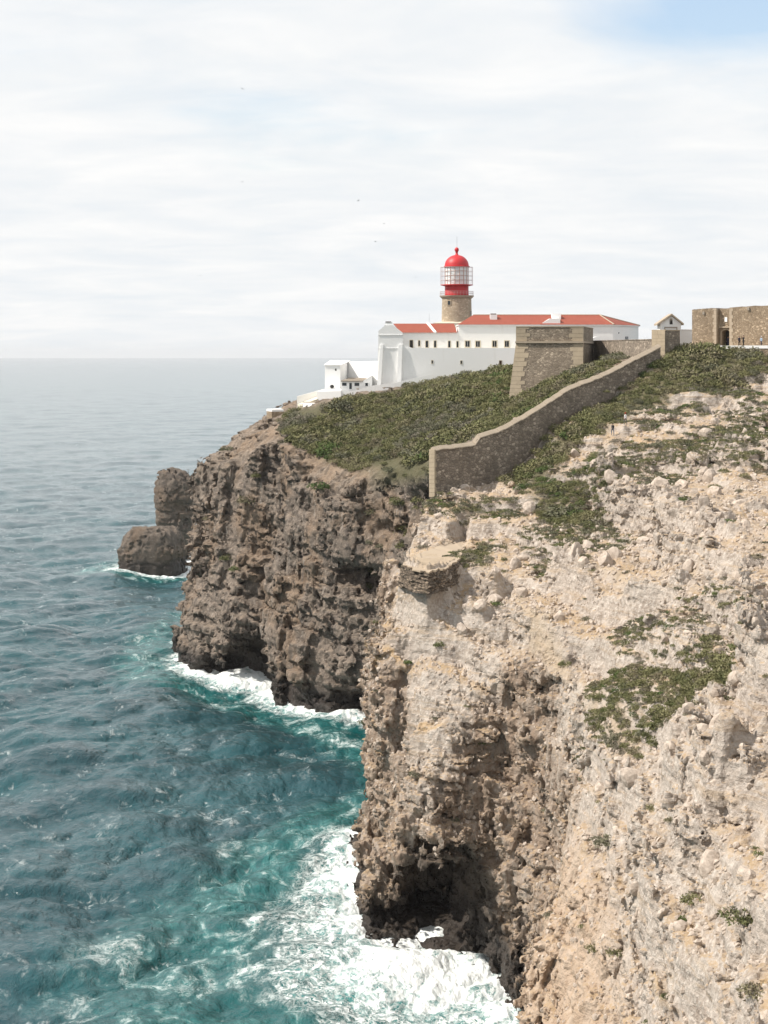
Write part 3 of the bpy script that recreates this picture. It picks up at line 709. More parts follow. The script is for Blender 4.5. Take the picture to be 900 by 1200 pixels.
# ---------------------------------------------------------------- land objects
def setting(o, name, kind='structure'):
    o.name = name; o['kind'] = kind; return o
def join_arr(parts):
    V = np.concatenate([p[0] for p in parts]); off = np.cumsum([0] + [len(p[0]) for p in parts])
    return V, np.concatenate([p[1] + o for p, o in zip(parts, off)])
Vh, Qh = join_arr([(Vn, Qn), (Vm, Qm)])
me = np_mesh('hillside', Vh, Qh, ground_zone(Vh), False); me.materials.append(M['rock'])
hill = bpy.data.objects.new('hillside', me); COL.objects.link(hill); setting(hill, 'hillside')
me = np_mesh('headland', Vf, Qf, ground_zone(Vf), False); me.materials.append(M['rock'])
head = bpy.data.objects.new('headland', me); COL.objects.link(head); setting(head, 'headland')
STACK_LABEL = ['tall upright sea stack of dark rock, close behind the left end of the headland cliff',
               'low broad block of dark rock in the sea, lowest rock left of the cliff']
for k in (0, 1):
    c, h, a = STACKS[k]
    V, Q = mesh_field(c[0] - 16, c[0] + 16, c[1] - 18, c[1] + 18, -1.5, c[2] + h[2] + 3, 0.45, lambda x, y: x > -999, field_stack(k))
    one = np.zeros((len(V), 3), 'f4'); one[:, 0] = 1
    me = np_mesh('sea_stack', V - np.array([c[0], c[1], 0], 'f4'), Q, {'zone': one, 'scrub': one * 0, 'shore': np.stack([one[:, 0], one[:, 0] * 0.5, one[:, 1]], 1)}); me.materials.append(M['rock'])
    o = bpy.data.objects.new('sea_stack', me); COL.objects.link(o); o.location = (c[0], c[1], 0)
    o['label'] = STACK_LABEL[k]; o['category'] = 'rock'; o['kind'] = 'thing'
print('land', round(time.time() - T0, 1))

# ---------------------------------------------------------------- sea
def ocean_tile(n, L, seed, wind, ang, amp, cut):
    r = np.random.default_rng(seed)
    k = np.fft.fftfreq(n, L / n) * 2 * np.pi
    KX, KY = np.meshgrid(k, k, indexing='ij')
    K = np.sqrt(KX ** 2 + KY ** 2); K[0, 0] = 1
    Lw = wind * wind / 9.81
    c = (KX * math.cos(ang) + KY * math.sin(ang)) / K
    P = np.exp(-1 / (K * Lw) ** 2) / K ** 4 * (0.12 + c ** 2) * np.exp(-(K * cut) ** 2)
    P[0, 0] = 0
    h = (r.standard_normal((n, n)) + 1j * r.standard_normal((n, n))) * np.sqrt(P)
    hz = np.fft.ifft2(h).real; s = amp / hz.std()
    h = h * s
    dx = np.fft.ifft2(-1j * KX / K * h).real; dy = np.fft.ifft2(-1j * KY / K * h).real
    hz = np.fft.ifft2(h).real
    sx = np.gradient(dx, L / n, axis=0); sy = np.gradient(dy, L / n, axis=1)
    return np.stack([dx, dy, hz, sx + sy], -1).astype('f4')
WDIR = math.atan2(-0.60, 0.80)
TILES = [(ocean_tile(512, 150.0, 3, 7.5, WDIR, 0.60, 0.20), 150.0), (ocean_tile(256, 430.0, 4, 13.0, WDIR + 0.25, 0.50, 1.2), 430.0)]
def tile_at(T, L, x, y):
    n = T.shape[0]
    u = x / L * n; v = y / L * n
    fu = np.floor(u); fv = np.floor(v); i = fu.astype(np.int64) % n; j = fv.astype(np.int64) % n
    u = (u - fu)[:, None]; v = (v - fv)[:, None]; i1 = (i + 1) % n; j1 = (j + 1) % n
    return (T[i, j] * (1 - u) + T[i1, j] * u) * (1 - v) + (T[i, j1] * (1 - u) + T[i1, j1] * u) * v
def sea_sheet():
    rr = [161.0]
    while rr[-1] < 45000:
        r = rr[-1]; rr.append(r + (0.6 if r < 490 else 0.6 + (r - 490) * 0.010))
    rr = np.array(rr); aa = np.radians(np.linspace(-18, 7, 540))
    RR, AA = np.meshgrid(rr, aa, indexing='ij')
    X = (RR * np.sin(AA)).ravel(); Y = (RR * np.cos(AA)).ravel()
    Z = np.zeros_like(X); steep = np.zeros_like(X)
    dxx = np.zeros_like(X); dyy = np.zeros_like(X)
    R_ = RR.ravel()
    for (T, L), fade in zip(TILES, (1200.0, 4500.0)):
        w = np.exp(-(R_ / fade) ** 2)
        t = tile_at(T, L, X, Y)
        dxx += t[:, 0] * w * 1.1; dyy += t[:, 1] * w * 1.1; Z += t[:, 2] * w; steep += t[:, 3] * w
    # the sea near the rocks: distance to the coast and to the stacks
    m = (R_ < 950)
    d = np.full(X.shape, 200.0); W = np.full(X.shape, 6.0)
    d[m] = poly_sdf(COAST, X[m], Y[m])
    for (cx, cy, cz), (hx, hy, hz), an in STACKS:
        a_, b_ = X - cx, Y - cy; co, si = math.cos(an), math.sin(an)
        a2 = np.abs(a_ * co + b_ * si) - hx; b2 = np.abs(-a_ * si + b_ * co) - hy
        ds = np.sqrt(np.maximum(a2, 0) ** 2 + np.maximum(b2, 0) ** 2) + np.minimum(np.maximum(a2, b2), 0)
        d = np.minimum(d, ds)
    wg = np.zeros_like(X); ws = np.zeros_like(X)
    for px_, py_, ww in SURF:
        q = 1 / ((X - px_) ** 2 + (Y - py_) ** 2 + 16) ** 1.5
        wg += q; ws += q * ww
    W = ws / wg
    surf = np.clip(1 - np.maximum(d, 0) / W, 0, 1)
    aer = np.clip(1 - np.maximum(d, 0) / (W * 1.9 + 9), 0, 1)
    cap = np.clip((steep * -1.0 - 0.22) / 0.5, 0, 1) if False else np.clip((np.abs(np.minimum(steep, 0)) - 0.32) / 0.38, 0, 1)
    chop = vol(FB2, X.astype('f4'), Y.astype('f4') * 0.7, np.full(X.shape, 5.0, 'f4'), 17.0)
    V = np.stack([X + dxx, Y + dyy, Z + surf * (0.3 + 0.20 * chop)], 1)
    nr, na = len(rr), len(aa)
    i, j = np.meshgrid(np.arange(nr - 1), np.arange(na - 1), indexing='ij'); i = i.ravel(); j = j.ravel()
    Q = np.stack([i * na + j, i * na + j + 1, (i + 1) * na + j + 1, (i + 1) * na + j], 1)[:, ::-1]
    A = np.stack([surf, aer, cap], 1)
    # the rest of the sea, calm and coarse: round the back and under the camera
    r2 = np.array([0.5, 161, 500, 1500, 6000, 45000.0]); a2 = np.radians(np.linspace(7, 342, 60))
    R2, A2 = np.meshgrid(r2, a2, indexing='ij')
    V2 = np.stack([(R2 * np.sin(A2)).ravel(), (R2 * np.cos(A2)).ravel(), np.zeros(R2.size)], 1)
    a3 = np.radians(np.linspace(-18, 7, 14)); R3, A3 = np.meshgrid(np.array([0.5, 161.2]), a3, indexing='ij')
    V3 = np.stack([(R3 * np.sin(A3)).ravel(), (R3 * np.cos(A3)).ravel(), np.zeros(R3.size)], 1)
    parts = [(V, Q)]
    for VV, n1_, n2_ in ((V2, len(r2), len(a2)), (V3, 2, len(a3))):
        i, j = np.meshgrid(np.arange(n1_ - 1), np.arange(n2_ - 1), indexing='ij'); i = i.ravel(); j = j.ravel()
        parts.append((VV, np.stack([i * n2_ + j, i * n2_ + j + 1, (i + 1) * n2_ + j + 1, (i + 1) * n2_ + j], 1)[:, ::-1]))
        A = np.concatenate([A, np.zeros((len(VV), 3))])
    V, Q = join_arr(parts)
    return V, Q, A
SURF = [(0,200.9,22),(-8,224.2,16),(-8,263.2,8),(-4,292.5,5),(-2,341.2,5),(-12,366.5,4),(-24,390.0,8),(-35,401.7,6),(-46,413.5,6),(-55,438.8,5),(-60,487.5,4),(-70,585.0,4),(-84,608.5,5),(-95,620.0,4),(12,195.0,24)]
def sea_material():
    m, t, b = newmat('sea_water')
    v = pos_map(t)
    at = N(t, 'ShaderNodeAttribute', attribute_name='surf'); s = N(t, 'ShaderNodeSeparateColor'); LK(t, at.outputs['Color'], s.inputs[0])
    surf, aer, cap = s.outputs[0], s.outputs[1], s.outputs[2]
    rot = (0, 0, -WDIR)
    n_big = noise(t, v, 0.045, 5, 0.6, 0.6)
    vs = pos_map(t, (1.0, 0.55, 1.0), (0, 0, 0), rot)
    n_mid = noise(t, vs, 0.22, 7, 0.65, 1.2)
    n_fin = noise(t, vs, 0.9, 6, 0.62, 0.8)
    # foam lace: ridged noise, drawn out along the waves
    wrp = N(t, 'ShaderNodeTexNoise', i_Scale=0.18, i_Detail=4.0, i_Roughness=0.6); LK(t, v, wrp.inputs['Vector'])
    wv = N(t, 'ShaderNodeVectorMath', operation='MULTIPLY_ADD'); LK(t, wrp.outputs['Color'], wv.inputs[0]); wv.inputs[1].default_value = (7, 7, 0); LK(t, v, wv.inputs[2])
    def ridge(sc, lo, hi, dt=5):
        n = N(t, 'ShaderNodeTexNoise', i_Scale=sc, i_Detail=dt, i_Roughness=0.58, i_Distortion=0.6); LK(t, wv.outputs[0], n.inputs['Vector'])
        a = mth(t, 'ABSOLUTE', mth(t, 'SUBTRACT', n.outputs['Fac'], 0.5))
        return mth(t, 'SUBTRACT', 1.0, sstep(t, a, lo, hi))
    lc = mth(t, 'MAXIMUM', ridge(0.30, 0.0, 0.05), mth(t, 'MAXIMUM', mth(t, 'MULTIPLY', ridge(0.85, 0.0, 0.055), 0.85), mth(t, 'MULTIPLY', ridge(2.2, 0.0, 0.07), 0.55)))
    brk = mth(t, 'ADD', mth(t, 'MULTIPLY', mth(t, 'SUBTRACT', n_mid, 0.5), 1.5), mth(t, 'MULTIPLY', mth(t, 'SUBTRACT', n_big, 0.5), 1.1))
    pot = mth(t, 'ADD', surf, brk)
    has = sstep(t, surf, 0.0, 0.12)
    solid = mth(t, 'MULTIPLY', sstep(t, mth(t, 'ADD', pot, mth(t, 'MULTIPLY', mth(t, 'SUBTRACT', n_fin, 0.5), 1.3)), 0.60, 0.98), has)
    thin = mth(t, 'MULTIPLY', mth(t, 'MULTIPLY', sstep(t, pot, 0.02, 0.50), lc), sstep(t, aer, 0.02, 0.3))
    # streaks of old foam and small breaking crests further out
    st = mth(t, 'MULTIPLY', sstep(t, n_mid, 0.54, 0.70), mth(t, 'ADD', 0.34, mth(t, 'MULTIPLY', aer, 0.55)))
    st = mth(t, 'MULTIPLY', st, sstep(t, n_fin, 0.42, 0.62))
    cp = mth(t, 'MULTIPLY', cap, sstep(t, n_fin, 0.50, 0.66))
    cp = mth(t, 'MULTIPLY', cp, 0.7)
    foam = mth(t, 'MAXIMUM', mth(t, 'MAXIMUM', solid, thin), mth(t, 'MAXIMUM', st, cp), clamp=True)
    deep = mixc(t, sstep(t, n_big, 0.35, 0.65), (0.008, 0.046, 0.057), (0.014, 0.070, 0.082))
    teal = mixc(t, sstep(t, n_mid, 0.40, 0.66), (0.004, 0.070, 0.072), (0.028, 0.155, 0.150))
    av = mth(t, 'ADD', aer, mth(t, 'MULTIPLY', mth(t, 'SUBTRACT', n_big, 0.5), 0.35))
    col = mixc(t, sstep(t, av, 0.02, 0.45), deep, teal)
    col = mixc(t, mth(t, 'MULTIPLY', sstep(t, pot, 0.2, 0.75), mth(t, 'MULTIPLY', aer, 0.55)), col, (0.13, 0.40, 0.385))
    col = mixc(t, foam, col, (0.80, 0.83, 0.82))
    LK(t, col, b.inputs['Base Color'])
    LK(t, mixc(t, foam, (0.13,) * 3, (0.9,) * 3), b.inputs['Roughness'])
    b.inputs['IOR'].default_value = 1.333
    w1 = noise(t, pos_map(t, (1.0, 0.5, 1.0), (0, 0, 0), rot), 0.10, 6, 0.58, 0.5)
    w2 = noise(t, pos_map(t, (1.0, 0.6, 1.0), (9, 4, 0), rot), 0.75, 6, 0.62, 0.6)
    h = mth(t, 'ADD', mth(t, 'MULTIPLY', w1, 1.3), mth(t, 'ADD', mth(t, 'MULTIPLY', w2, 0.42), mth(t, 'MULTIPLY', foam, 0.12)))
    gp = N(t, 'ShaderNodeNewGeometry'); ln = N(t, 'ShaderNodeVectorMath', operation='LENGTH'); LK(t, gp.outputs['Position'], ln.inputs[0])
    ripple = N(t, 'ShaderNodeMapRange'); LK(t, ln.outputs['Value'], ripple.inputs[0])          # small waves even out with distance from the cliffs
    for k_, q_ in zip((1, 2, 3, 4), (230.0, 1300.0, 1.0, 0.34)): ripple.inputs[k_].default_value = q_
    bn = bump(t, b, h, 1.0, 1.0); LK(t, ripple.outputs[0], bn.inputs['Strength'])
    return m
V, Q, A = sea_sheet()
me = np_mesh('sea', V, Q, {'surf': A}); me.materials.append(sea_material())
sea = bpy.data.objects.new('sea', me); COL.objects.link(sea); setting(sea, 'sea')
print('sea', len(V), round(time.time() - T0, 1))

# ---------------------------------------------------------------- building kit
WORLD_AT = {}
def tag(o, label=None, cat=None, group=None, kind=None):
    if label: o['label'] = label
    if cat: o['category'] = cat
    if group: o['group'] = group
    if kind: o['kind'] = kind
    return o
def thing(name, label, cat, loc, group=None, dy=0.0):
    """an Empty at the base of a thing; dy sets the whole thing back from the depth first assumed for its image coordinates"""
    o = bpy.data.objects.new(name, None); COL.objects.link(o)
    o.location = (loc[0], loc[1] + dy, loc[2]); o.empty_display_size = 0.5
    WORLD_AT[o] = Vector(loc)
    return tag(o, label, cat, group, 'thing')
class MB:
    def __init__(s): s.v = []; s.f = []
    def add(s, vs, fs):
        n = len(s.v); s.v += [tuple(p) for p in vs]; s.f += [tuple(i + n for i in f) for f in fs]; return s
    def box(s, x0, x1, y0, y1, z0, z1):
        return s.add([(x0,y0,z0),(x1,y0,z0),(x1,y1,z0),(x0,y1,z0),(x0,y0,z1),(x1,y0,z1),(x1,y1,z1),(x0,y1,z1)],
                     [(0,3,2,1),(4,5,6,7),(0,1,5,4),(1,2,6,5),(2,3,7,6),(3,0,4,7)])
    def hexa(s, b, t):             # four bottom and four top corners, counter-clockwise from above
        return s.add(list(b) + list(t), [(0,3,2,1),(4,5,6,7),(0,1,5,4),(1,2,6,5),(2,3,7,6),(3,0,4,7)])
    def prism(s, poly, z0, z1):    # plan polygon, counter-clockwise; z1 a number or one height per corner
        n = len(poly); zt = z1 if isinstance(z1, (list, tuple)) else [z1] * n
        zb = z0 if isinstance(z0, (list, tuple)) else [z0] * n
        return s.add([(p[0], p[1], zb[k]) for k, p in enumerate(poly)] + [(p[0], p[1], zt[k]) for k, p in enumerate(poly)],
                     [tuple(range(n))[::-1], tuple(range(n, 2 * n))] + [(k, (k + 1) % n, n + (k + 1) % n, n + k) for k in range(n)])
    def slab(s, out, y0, y1):      # outline in x, z (counter-clockwise seen from the front), from y0 back to y1
        n = len(out)
        return s.add([(p[0], y0, p[1]) for p in out] + [(p[0], y1, p[1]) for p in out],
                     [tuple(range(n)), tuple(range(n, 2 * n))[::-1]] + [((k + 1) % n, k, n + k, n + (k + 1) % n) for k in range(n)])
    def lathe(s, prof, c, n=32, a0=0.0, cap=True):
        b = len(s.v); k = len(prof)
        for i in range(n):
            a = a0 + 2 * math.pi * i / n
            for r, z in prof: s.v.append((c[0] + r * math.cos(a), c[1] + r * math.sin(a), c[2] + z))
        for i in range(n):
            j = (i + 1) % n
            for q in range(k - 1): s.f.append((b + i * k + q, b + j * k + q, b + j * k + q + 1, b + i * k + q + 1))
        if cap:
            s.f.append(tuple(b + i * k for i in range(n))[::-1]); s.f.append(tuple(b + i * k + k - 1 for i in range(n)))
        return s
    def tube(s, p, q, r, n=6):
        p, q = Vector(p), Vector(q); d = (q - p).normalized()
        u = d.orthogonal().normalized(); w = d.cross(u); b = len(s.v)
        for c in (p, q):
            for i in range(n):
                a = 2 * math.pi * i / n; s.v.append(tuple(c + r * (u * math.cos(a) + w * math.sin(a))))
        for i in range(n):
            j = (i + 1) % n; s.f.append((b + i, b + j, b + n + j, b + n + i))
        s.f.append(tuple(b + i for i in range(n))[::-1]); s.f.append(tuple(b + n + i for i in range(n)))
        return s
    def mesh(s, name, mat, org=(0, 0, 0), smooth=False, turn=0.0):
        me = bpy.data.meshes.new(name)
        co, si = math.cos(-turn), math.sin(-turn)
        vs = [(v[0] - org[0], v[1] - org[1], v[2] - org[2]) for v in s.v]
        me.from_pydata(vs, [], s.f)
        bm = bmesh.new(); bm.from_mesh(me); bmesh.ops.recalc_face_normals(bm, faces=bm.faces[:])
        if smooth:
            for f in bm.faces: f.smooth = True
            for e in bm.edges:
                if len(e.link_faces) == 2 and e.calc_face_angle(0) > 0.6: e.smooth = False
        bm.to_mesh(me); bm.free()
        me.materials.append(mat); return me
    def build(s, name, mat, parent=None, smooth=False, at=None, label=None):
        """one mesh object; as a child its origin sits at the parent's, or at the world point given"""
        base = WORLD_AT[parent] if parent else Vector(at or (0, 0, 0))
        org = Vector(at) if at else base
        o = bpy.data.objects.new(name, s.mesh(name, mat, org, smooth)); COL.objects.link(o)
        if parent: o.parent = parent; o.location = org - base
        else: o.location = org
        WORLD_AT[o] = org.copy()
        if label: o['label'] = label
        return o
def link_copy(src, parent, loc, rotz=0.0, scale=None):
    c = src.copy(); COL.objects.link(c); c.parent = parent; c.location = loc; c.rotation_euler = (0, 0, rotz)
    if scale: c.scale = scale
    return c
def wall_open(mb, x0, x1, z0, z1, y, depth, holes, zt=None):
    """a front wall in the plane y with real openings (reveals included); holes = (x0, x1, z0, z1)"""
    xs = sorted({x0, x1} | {h[0] for h in holes} | {h[1] for h in holes}); zs = sorted({z0, z1} | {h[2] for h in holes} | {h[3] for h in holes})
    for a, b in zip(xs, xs[1:]):
        for c, d in zip(zs, zs[1:]):
            mxx, mzz = (a + b) / 2, (c + d) / 2
            if any(h[0] < mxx < h[1] and h[2] < mzz < h[3] for h in holes): continue
            mb.add([(a, y, c), (b, y, c), (b, y, d), (a, y, d)], [(0, 1, 2, 3)])
    for (a, b, c, d) in holes:
        mb.add([(a,y,c),(b,y,c),(b,y,d),(a,y,d),(a,y+depth,c),(b,y+depth,c),(b,y+depth,d),(a,y+depth,d)], [(0,1,5,4),(1,2,6,5),(2,3,7,6),(3,0,4,7)])
    return mb
def window(parent, a, b, c, d, y, depth, fmat, pmat=None, fw=0.22, name='window', bars=True):
    f = MB()
    f.box(a - fw, a, y - 0.05, y + 0.06, c - fw, d + fw); f.box(b, b + fw, y - 0.05, y + 0.06, c - fw, d + fw)
    f.box(a, b, y - 0.05, y + 0.06, d, d + fw); f.box(a, b, y - 0.08, y + 0.06, c - fw, c)
    w = f.build(name, fmat, parent)
    p = MB().box(a, b, y + depth * 0.8, y + depth * 0.9, c, d); p.build('pane', pmat or M['pane'], w)
    if bars:
        g = MB(); xm = (a + b) / 2
        g.box(xm - 0.03, xm + 0.03, y + depth * 0.7, y + depth * 0.79, c, d); g.build('glazing_bar', M['white'], w)
    return w

# ---------------------------------------------------------------- lighthouse
LX, LY = 17.16, 235.0
lh = thing('lighthouse', 'round stone lighthouse tower with a red lantern dome, behind the white buildings', 'lighthouse', (LX, LY, 66.0), dy=223.25)
c0 = (LX, LY, 0.0)
sh = MB().lathe([(3.62, 66.0), (3.58, 75.65), (3.45, 81.29)], c0, 40)
shaft = sh.build('tower_shaft', M['tower'], lh, True)
MB().lathe([(3.45, 81.29), (3.75, 81.49), (4.0, 81.77), (4.05, 82.02), (3.0, 82.04)], c0, 40).build('gallery', M['coping'], lh, True)
MB().lathe([(2.82, 82.0), (2.80, 84.31)], c0, 40).build('red_drum', M['red'], lh, True)
MB().lathe([(2.8, 84.19), (3.5, 84.39), (3.82, 84.43), (3.82, 84.59), (2.7, 84.61)], c0, 40).build('lantern_deck', M['red'], lh, True)
zg0, zg1 = 84.61, 88.82
# lantern room: sixteen sides, four rows of panes
NS, NR = 16, 4
ph = (zg1 - zg0) / NR
rp_ = 2.70
hw = rp_ * math.tan(math.pi / NS)
pm = MB().box(rp_ - 0.05, rp_ - 0.01, -hw + 0.05, hw - 0.05, 0.05, ph - 0.05).mesh('pane', M['glass'])
fr = MB()
for i in range(NS):
    a = 2 * math.pi * (i + 0.5) / NS; r = rp_ / math.cos(math.pi / NS)
    p = (LX + r * math.cos(a), LY + r * math.sin(a))
    fr.tube((*p, zg0), (*p, zg1), 0.07, 5)
for k in range(NR + 1):
    fr.lathe([(rp_ / math.cos(math.pi / NS) - 0.09, zg0 + k * ph - 0.06), (rp_ / math.cos(math.pi / NS) + 0.07, zg0 + k * ph - 0.06), (rp_ / math.cos(math.pi / NS) + 0.07, zg0 + k * ph + 0.06), (rp_ / math.cos(math.pi / NS) - 0.09, zg0 + k * ph + 0.06)], c0, NS, math.pi / NS, False)
frame = fr.build('lantern_frame', M['bars'], lh)
for i in range(NS):
    for k in range(NR):
        o = bpy.data.objects.new('pane', pm); COL.objects.link(o); o.parent = lh
        o.location = (0, 0, zg0 + k * ph - 66.0); o.rotation_euler = (0, 0, 2 * math.pi * i / NS)
lens = MB().lathe([(0.5, zg0 + 0.2), (0.9, zg0 + 0.6), (1.25, zg0 + 1.2), (1.42, zg0 + 1.8), (1.45, zg0 + 2.2), (1.42, zg0 + 2.6), (1.25, zg0 + 3.2), (0.9, zg0 + 3.8), (0.3, zg0 + 4.0)], c0, 20)
lens.build('lens', M['glass'], lh, True)
# outer screen of thin bars
cg = MB()
for i in range(28):
    a = 2 * math.pi * i / 28
    cg.tube((LX + 3.78 * math.cos(a), LY + 3.78 * math.sin(a), zg0), (LX + 3.78 * math.cos(a), LY + 3.78 * math.sin(a), zg1 - 0.05), 0.03, 4)
for k in range(4):
    zz_ = zg0 + (zg1 - zg0 - 0.1) * (k + 1) / 4
    cg.lathe([(3.75, zz_ - 0.03), (3.81, zz_ - 0.03), (3.81, zz_ + 0.03), (3.75, zz_ + 0.03)], c0, 28, 0, False)
for i in range(8):
    a = 2 * math.pi * i / 8
    cg.tube((LX + 2.7 * math.cos(a), LY + 2.7 * math.sin(a), zg1 - 0.05), (LX + 3.78 * math.cos(a), LY + 3.78 * math.sin(a), zg1 - 0.08), 0.03, 4)
cg.build('outer_screen', M['rail'], lh)
rl = MB()
for i in range(32):
    a = 2 * math.pi * i / 32
    p = (LX + 3.92 * math.cos(a), LY + 3.92 * math.sin(a))
    rl.tube((*p, 82.04), (*p, 82.98), 0.025, 4)
for zz_ in (82.98, 82.54):
    rl.lathe([(3.89, zz_ - 0.03), (3.95, zz_ - 0.03), (3.95, zz_ + 0.03), (3.89, zz_ + 0.03)], c0, 32, 0, False)
rl.build('gallery_railing', M['rail'], lh)
prof = [(3.02, zg1 - 0.1), (3.05, zg1 + 0.12), (2.88, zg1 + 0.2)]
for k in range(1, 11):
    a = math.pi / 2 * k / 10.6
    prof.append((2.86 * math.cos(a), zg1 + 0.2 + 2.62 * math.sin(a)))
dome = MB().lathe(prof, c0, 40).build('dome', M['red'], lh, True)
zt = zg1 + 2.7
MB().lathe([(0.62, zt - 0.12), (0.45, zt + 0.1), (0.3, zt + 0.35), (0.26, zt + 0.7), (0.40, zt + 0.8), (0.28, zt + 0.86), (0.42, zt + 1.0), (0.52, zt + 1.25), (0.50, zt + 1.5), (0.36, zt + 1.75), (0.1, zt + 1.9)], c0, 16).build('ball_finial', M['red'], lh, True)
MB().tube((LX + 0.05, LY, zt + 1.85), (LX + 0.05, LY, 95.99), 0.03, 5).build('lightning_rod', M['metal'], lh)
def tower_window(ang, zc, w, h):
    r = 3.5
    px_, py_ = LX + r * math.cos(ang), LY + r * math.sin(ang)
    f = MB(); co, si = math.cos(ang), math.sin(ang)
    def bx(mb, u0, u1, v0, v1, z0, z1):
        pts = [(u0, v0), (u1, v0), (u1, v1), (u0, v1)]
        q = [(LX + a * co - b * si, LY + a * si + b * co) for a, b in pts]
        mb.prism(q, z0, z1)
    bx(f, r - 0.1, r + 0.09, -w / 2 - 0.14, -w / 2, zc - h / 2 - .12, zc + h / 2 + .12); bx(f, r - 0.1, r + 0.09, w / 2, w / 2 + 0.14, zc - h / 2 - .12, zc + h / 2 + .12)
    bx(f, r - 0.1, r + 0.09, -w / 2, w / 2, zc + h / 2, zc + h / 2 + .12); bx(f, r - 0.1, r + 0.12, -w / 2, w / 2, zc - h / 2 - .12, zc - h / 2)
    o = f.build('window', M['quoin'], lh)
    p = MB(); bx(p, r - 0.12, r + 0.03, -w / 2, w / 2, zc - h / 2, zc + h / 2); p.build('pane', M['pane'], o)
tower_window(R(-90 - 32), 80.22, 0.75, 0.95)
tower_window(R(-90 + 66), 77.77, 0.8, 1.1)
MB().box(11.73, 18.89, 231.0, 240.5, 68, 75.52).build('square_base', M['cream'], lh)
MB().hexa([(11.68,231,75.52),(18.8,231,75.52),(18.8,240,75.52),(11.68,240,75.52)],
          [(13.52,231.6,75.82),(18.49,231.6,75.82),(18.49,239,75.82),(13.52,239,75.82)]).build('base_cap', M['cream'], lh)

# ---------------------------------------------------------------- white buildings
D = 222.0
ZE = 74.51
mb_ = thing('white_building', 'long white building with a hipped red tiled roof and square windows, right of the tower', 'building', (32.34, 226, 66), dy=210.9)
holes = [(18.15,19.1,69.83,71.12),(20.47,21.38,69.83,71.08),(24.2,25.11,69.83,71.12),(26.94,27.85,69.83,71.12)]
w = wall_open(MB(), 16.65, 50.98, 62, ZE, D, 0.35, holes)
A_, B_, C_, D_ = (16.65, D), (50.98, D), (58.69, 237.0), (16.65, 237.0)
w.add([(*B_, 62), (*C_, 62), (*C_, ZE), (*B_, ZE)], [(0, 1, 2, 3)]); w.add([(*C_, 62), (*D_, 62), (*D_, ZE), (*C_, ZE)], [(0, 1, 2, 3)]); w.add([(*D_, 62), (*A_, 62), (*A_, ZE), (*D_, ZE)], [(0, 1, 2, 3)])
w.build('wall', M['white'], mb_)
for h in holes: window(mb_, *h, D, 0.35, M['cream'], fw=0.2)
# eaves moulding, roof with four slopes, hip caps
MB().prism([(A_[0] - .15, D - .25), (B_[0] + .15, D - .25), (C_[0] + .3, 237.2), (D_[0] - .15, 237.2)], ZE, ZE + 0.28).build('eaves', M['white'], mb_)
zr = 77.07; r0, r1 = (20.21, 229.0), (48.86, 229.0)
a_, b_, c_, d_ = (A_[0] - .1, D - .32), (B_[0] + .25, D - .32), (C_[0] + .4, 237.3), (A_[0] - .1, 237.3)
zq = ZE + 0.285
rf = MB().add([(*a_, zq), (*b_, zq), (*c_, zq), (*d_, zq), (*r0, zr), (*r1, zr)], [(0, 1, 5, 4), (1, 2, 5), (2, 3, 4, 5), (3, 0, 4), (3, 2, 1, 0)])
roof = rf.build('roof', M['tiles'], mb_)
rc = MB().tube((*b_, zq + .03), (*r1, zr + .03), 0.16, 6).tube((*c_, zq + .03), (*r1, zr + .03), 0.14, 6).tube((*r0, zr + .03), (*r1, zr + .03), 0.13, 6)
rc.build('ridge_cap', M['coping'], roof)
ch = MB().box(23.86, 25.41, 225.4, 227.2, ZE, 77.1); cho = ch.build('chimney', M['white'], roof)
MB().box(24.01, 25.25, 225.6, 227.0, 77.1, 77.33).build('chimney_cap', M['brown'], roof)
MB().box(37.76, 39.78, 225.6, 227.8, ZE, 77.3).build('chimney', M['white'], roof)
MB().slab([(34.36, ZE), (39.35, ZE), (39.35, 76.16), (37.05, 76.14), (35.89, 75.49)], 222.6, 227.9).build('roof_vault', M['white'], roof)
# small openings on the end wall
e = Vector((C_[0] - B_[0], C_[1] - B_[1])).normalized(); nrm = Vector((e.y, -e.x))
for t0, t1, z0_, z1_, nm in ((8.0, 10.0, 71.52, 72.2, 'window'), (3.6, 4.1, 72.82, 73.09, 'vent')):
    q = [Vector(B_) + e * t0 + nrm * 0.06, Vector(B_) + e * t1 + nrm * 0.06, Vector(B_) + e * t1 - nrm * 0.1, Vector(B_) + e * t0 - nrm * 0.1]
    MB().prism([tuple(p) for p in q][::-1], z0_, z1_).build(nm, M['pane'], mb_)
sd = thing('courtyard_shed', 'small low white vaulted shed just right of the stone bastion top', 'shed', (44.79, 205, 68), dy=194.75)
sx0, sx1 = 42.69, 46.9
prof = [(sx0, 66.0), (sx1, 66.0), (sx1, 71.34)] + [(sx0 + (sx1 - sx0) * (0.5 + 0.5 * math.cos(math.pi * k / 10)), 71.34 + (71.86 - 71.34) * math.sin(math.pi * k / 10)) for k in range(1, 10)] + [(sx0, 71.34)]
MB().slab(prof, 203, 208).build('shed_vault', M['white'], sd)

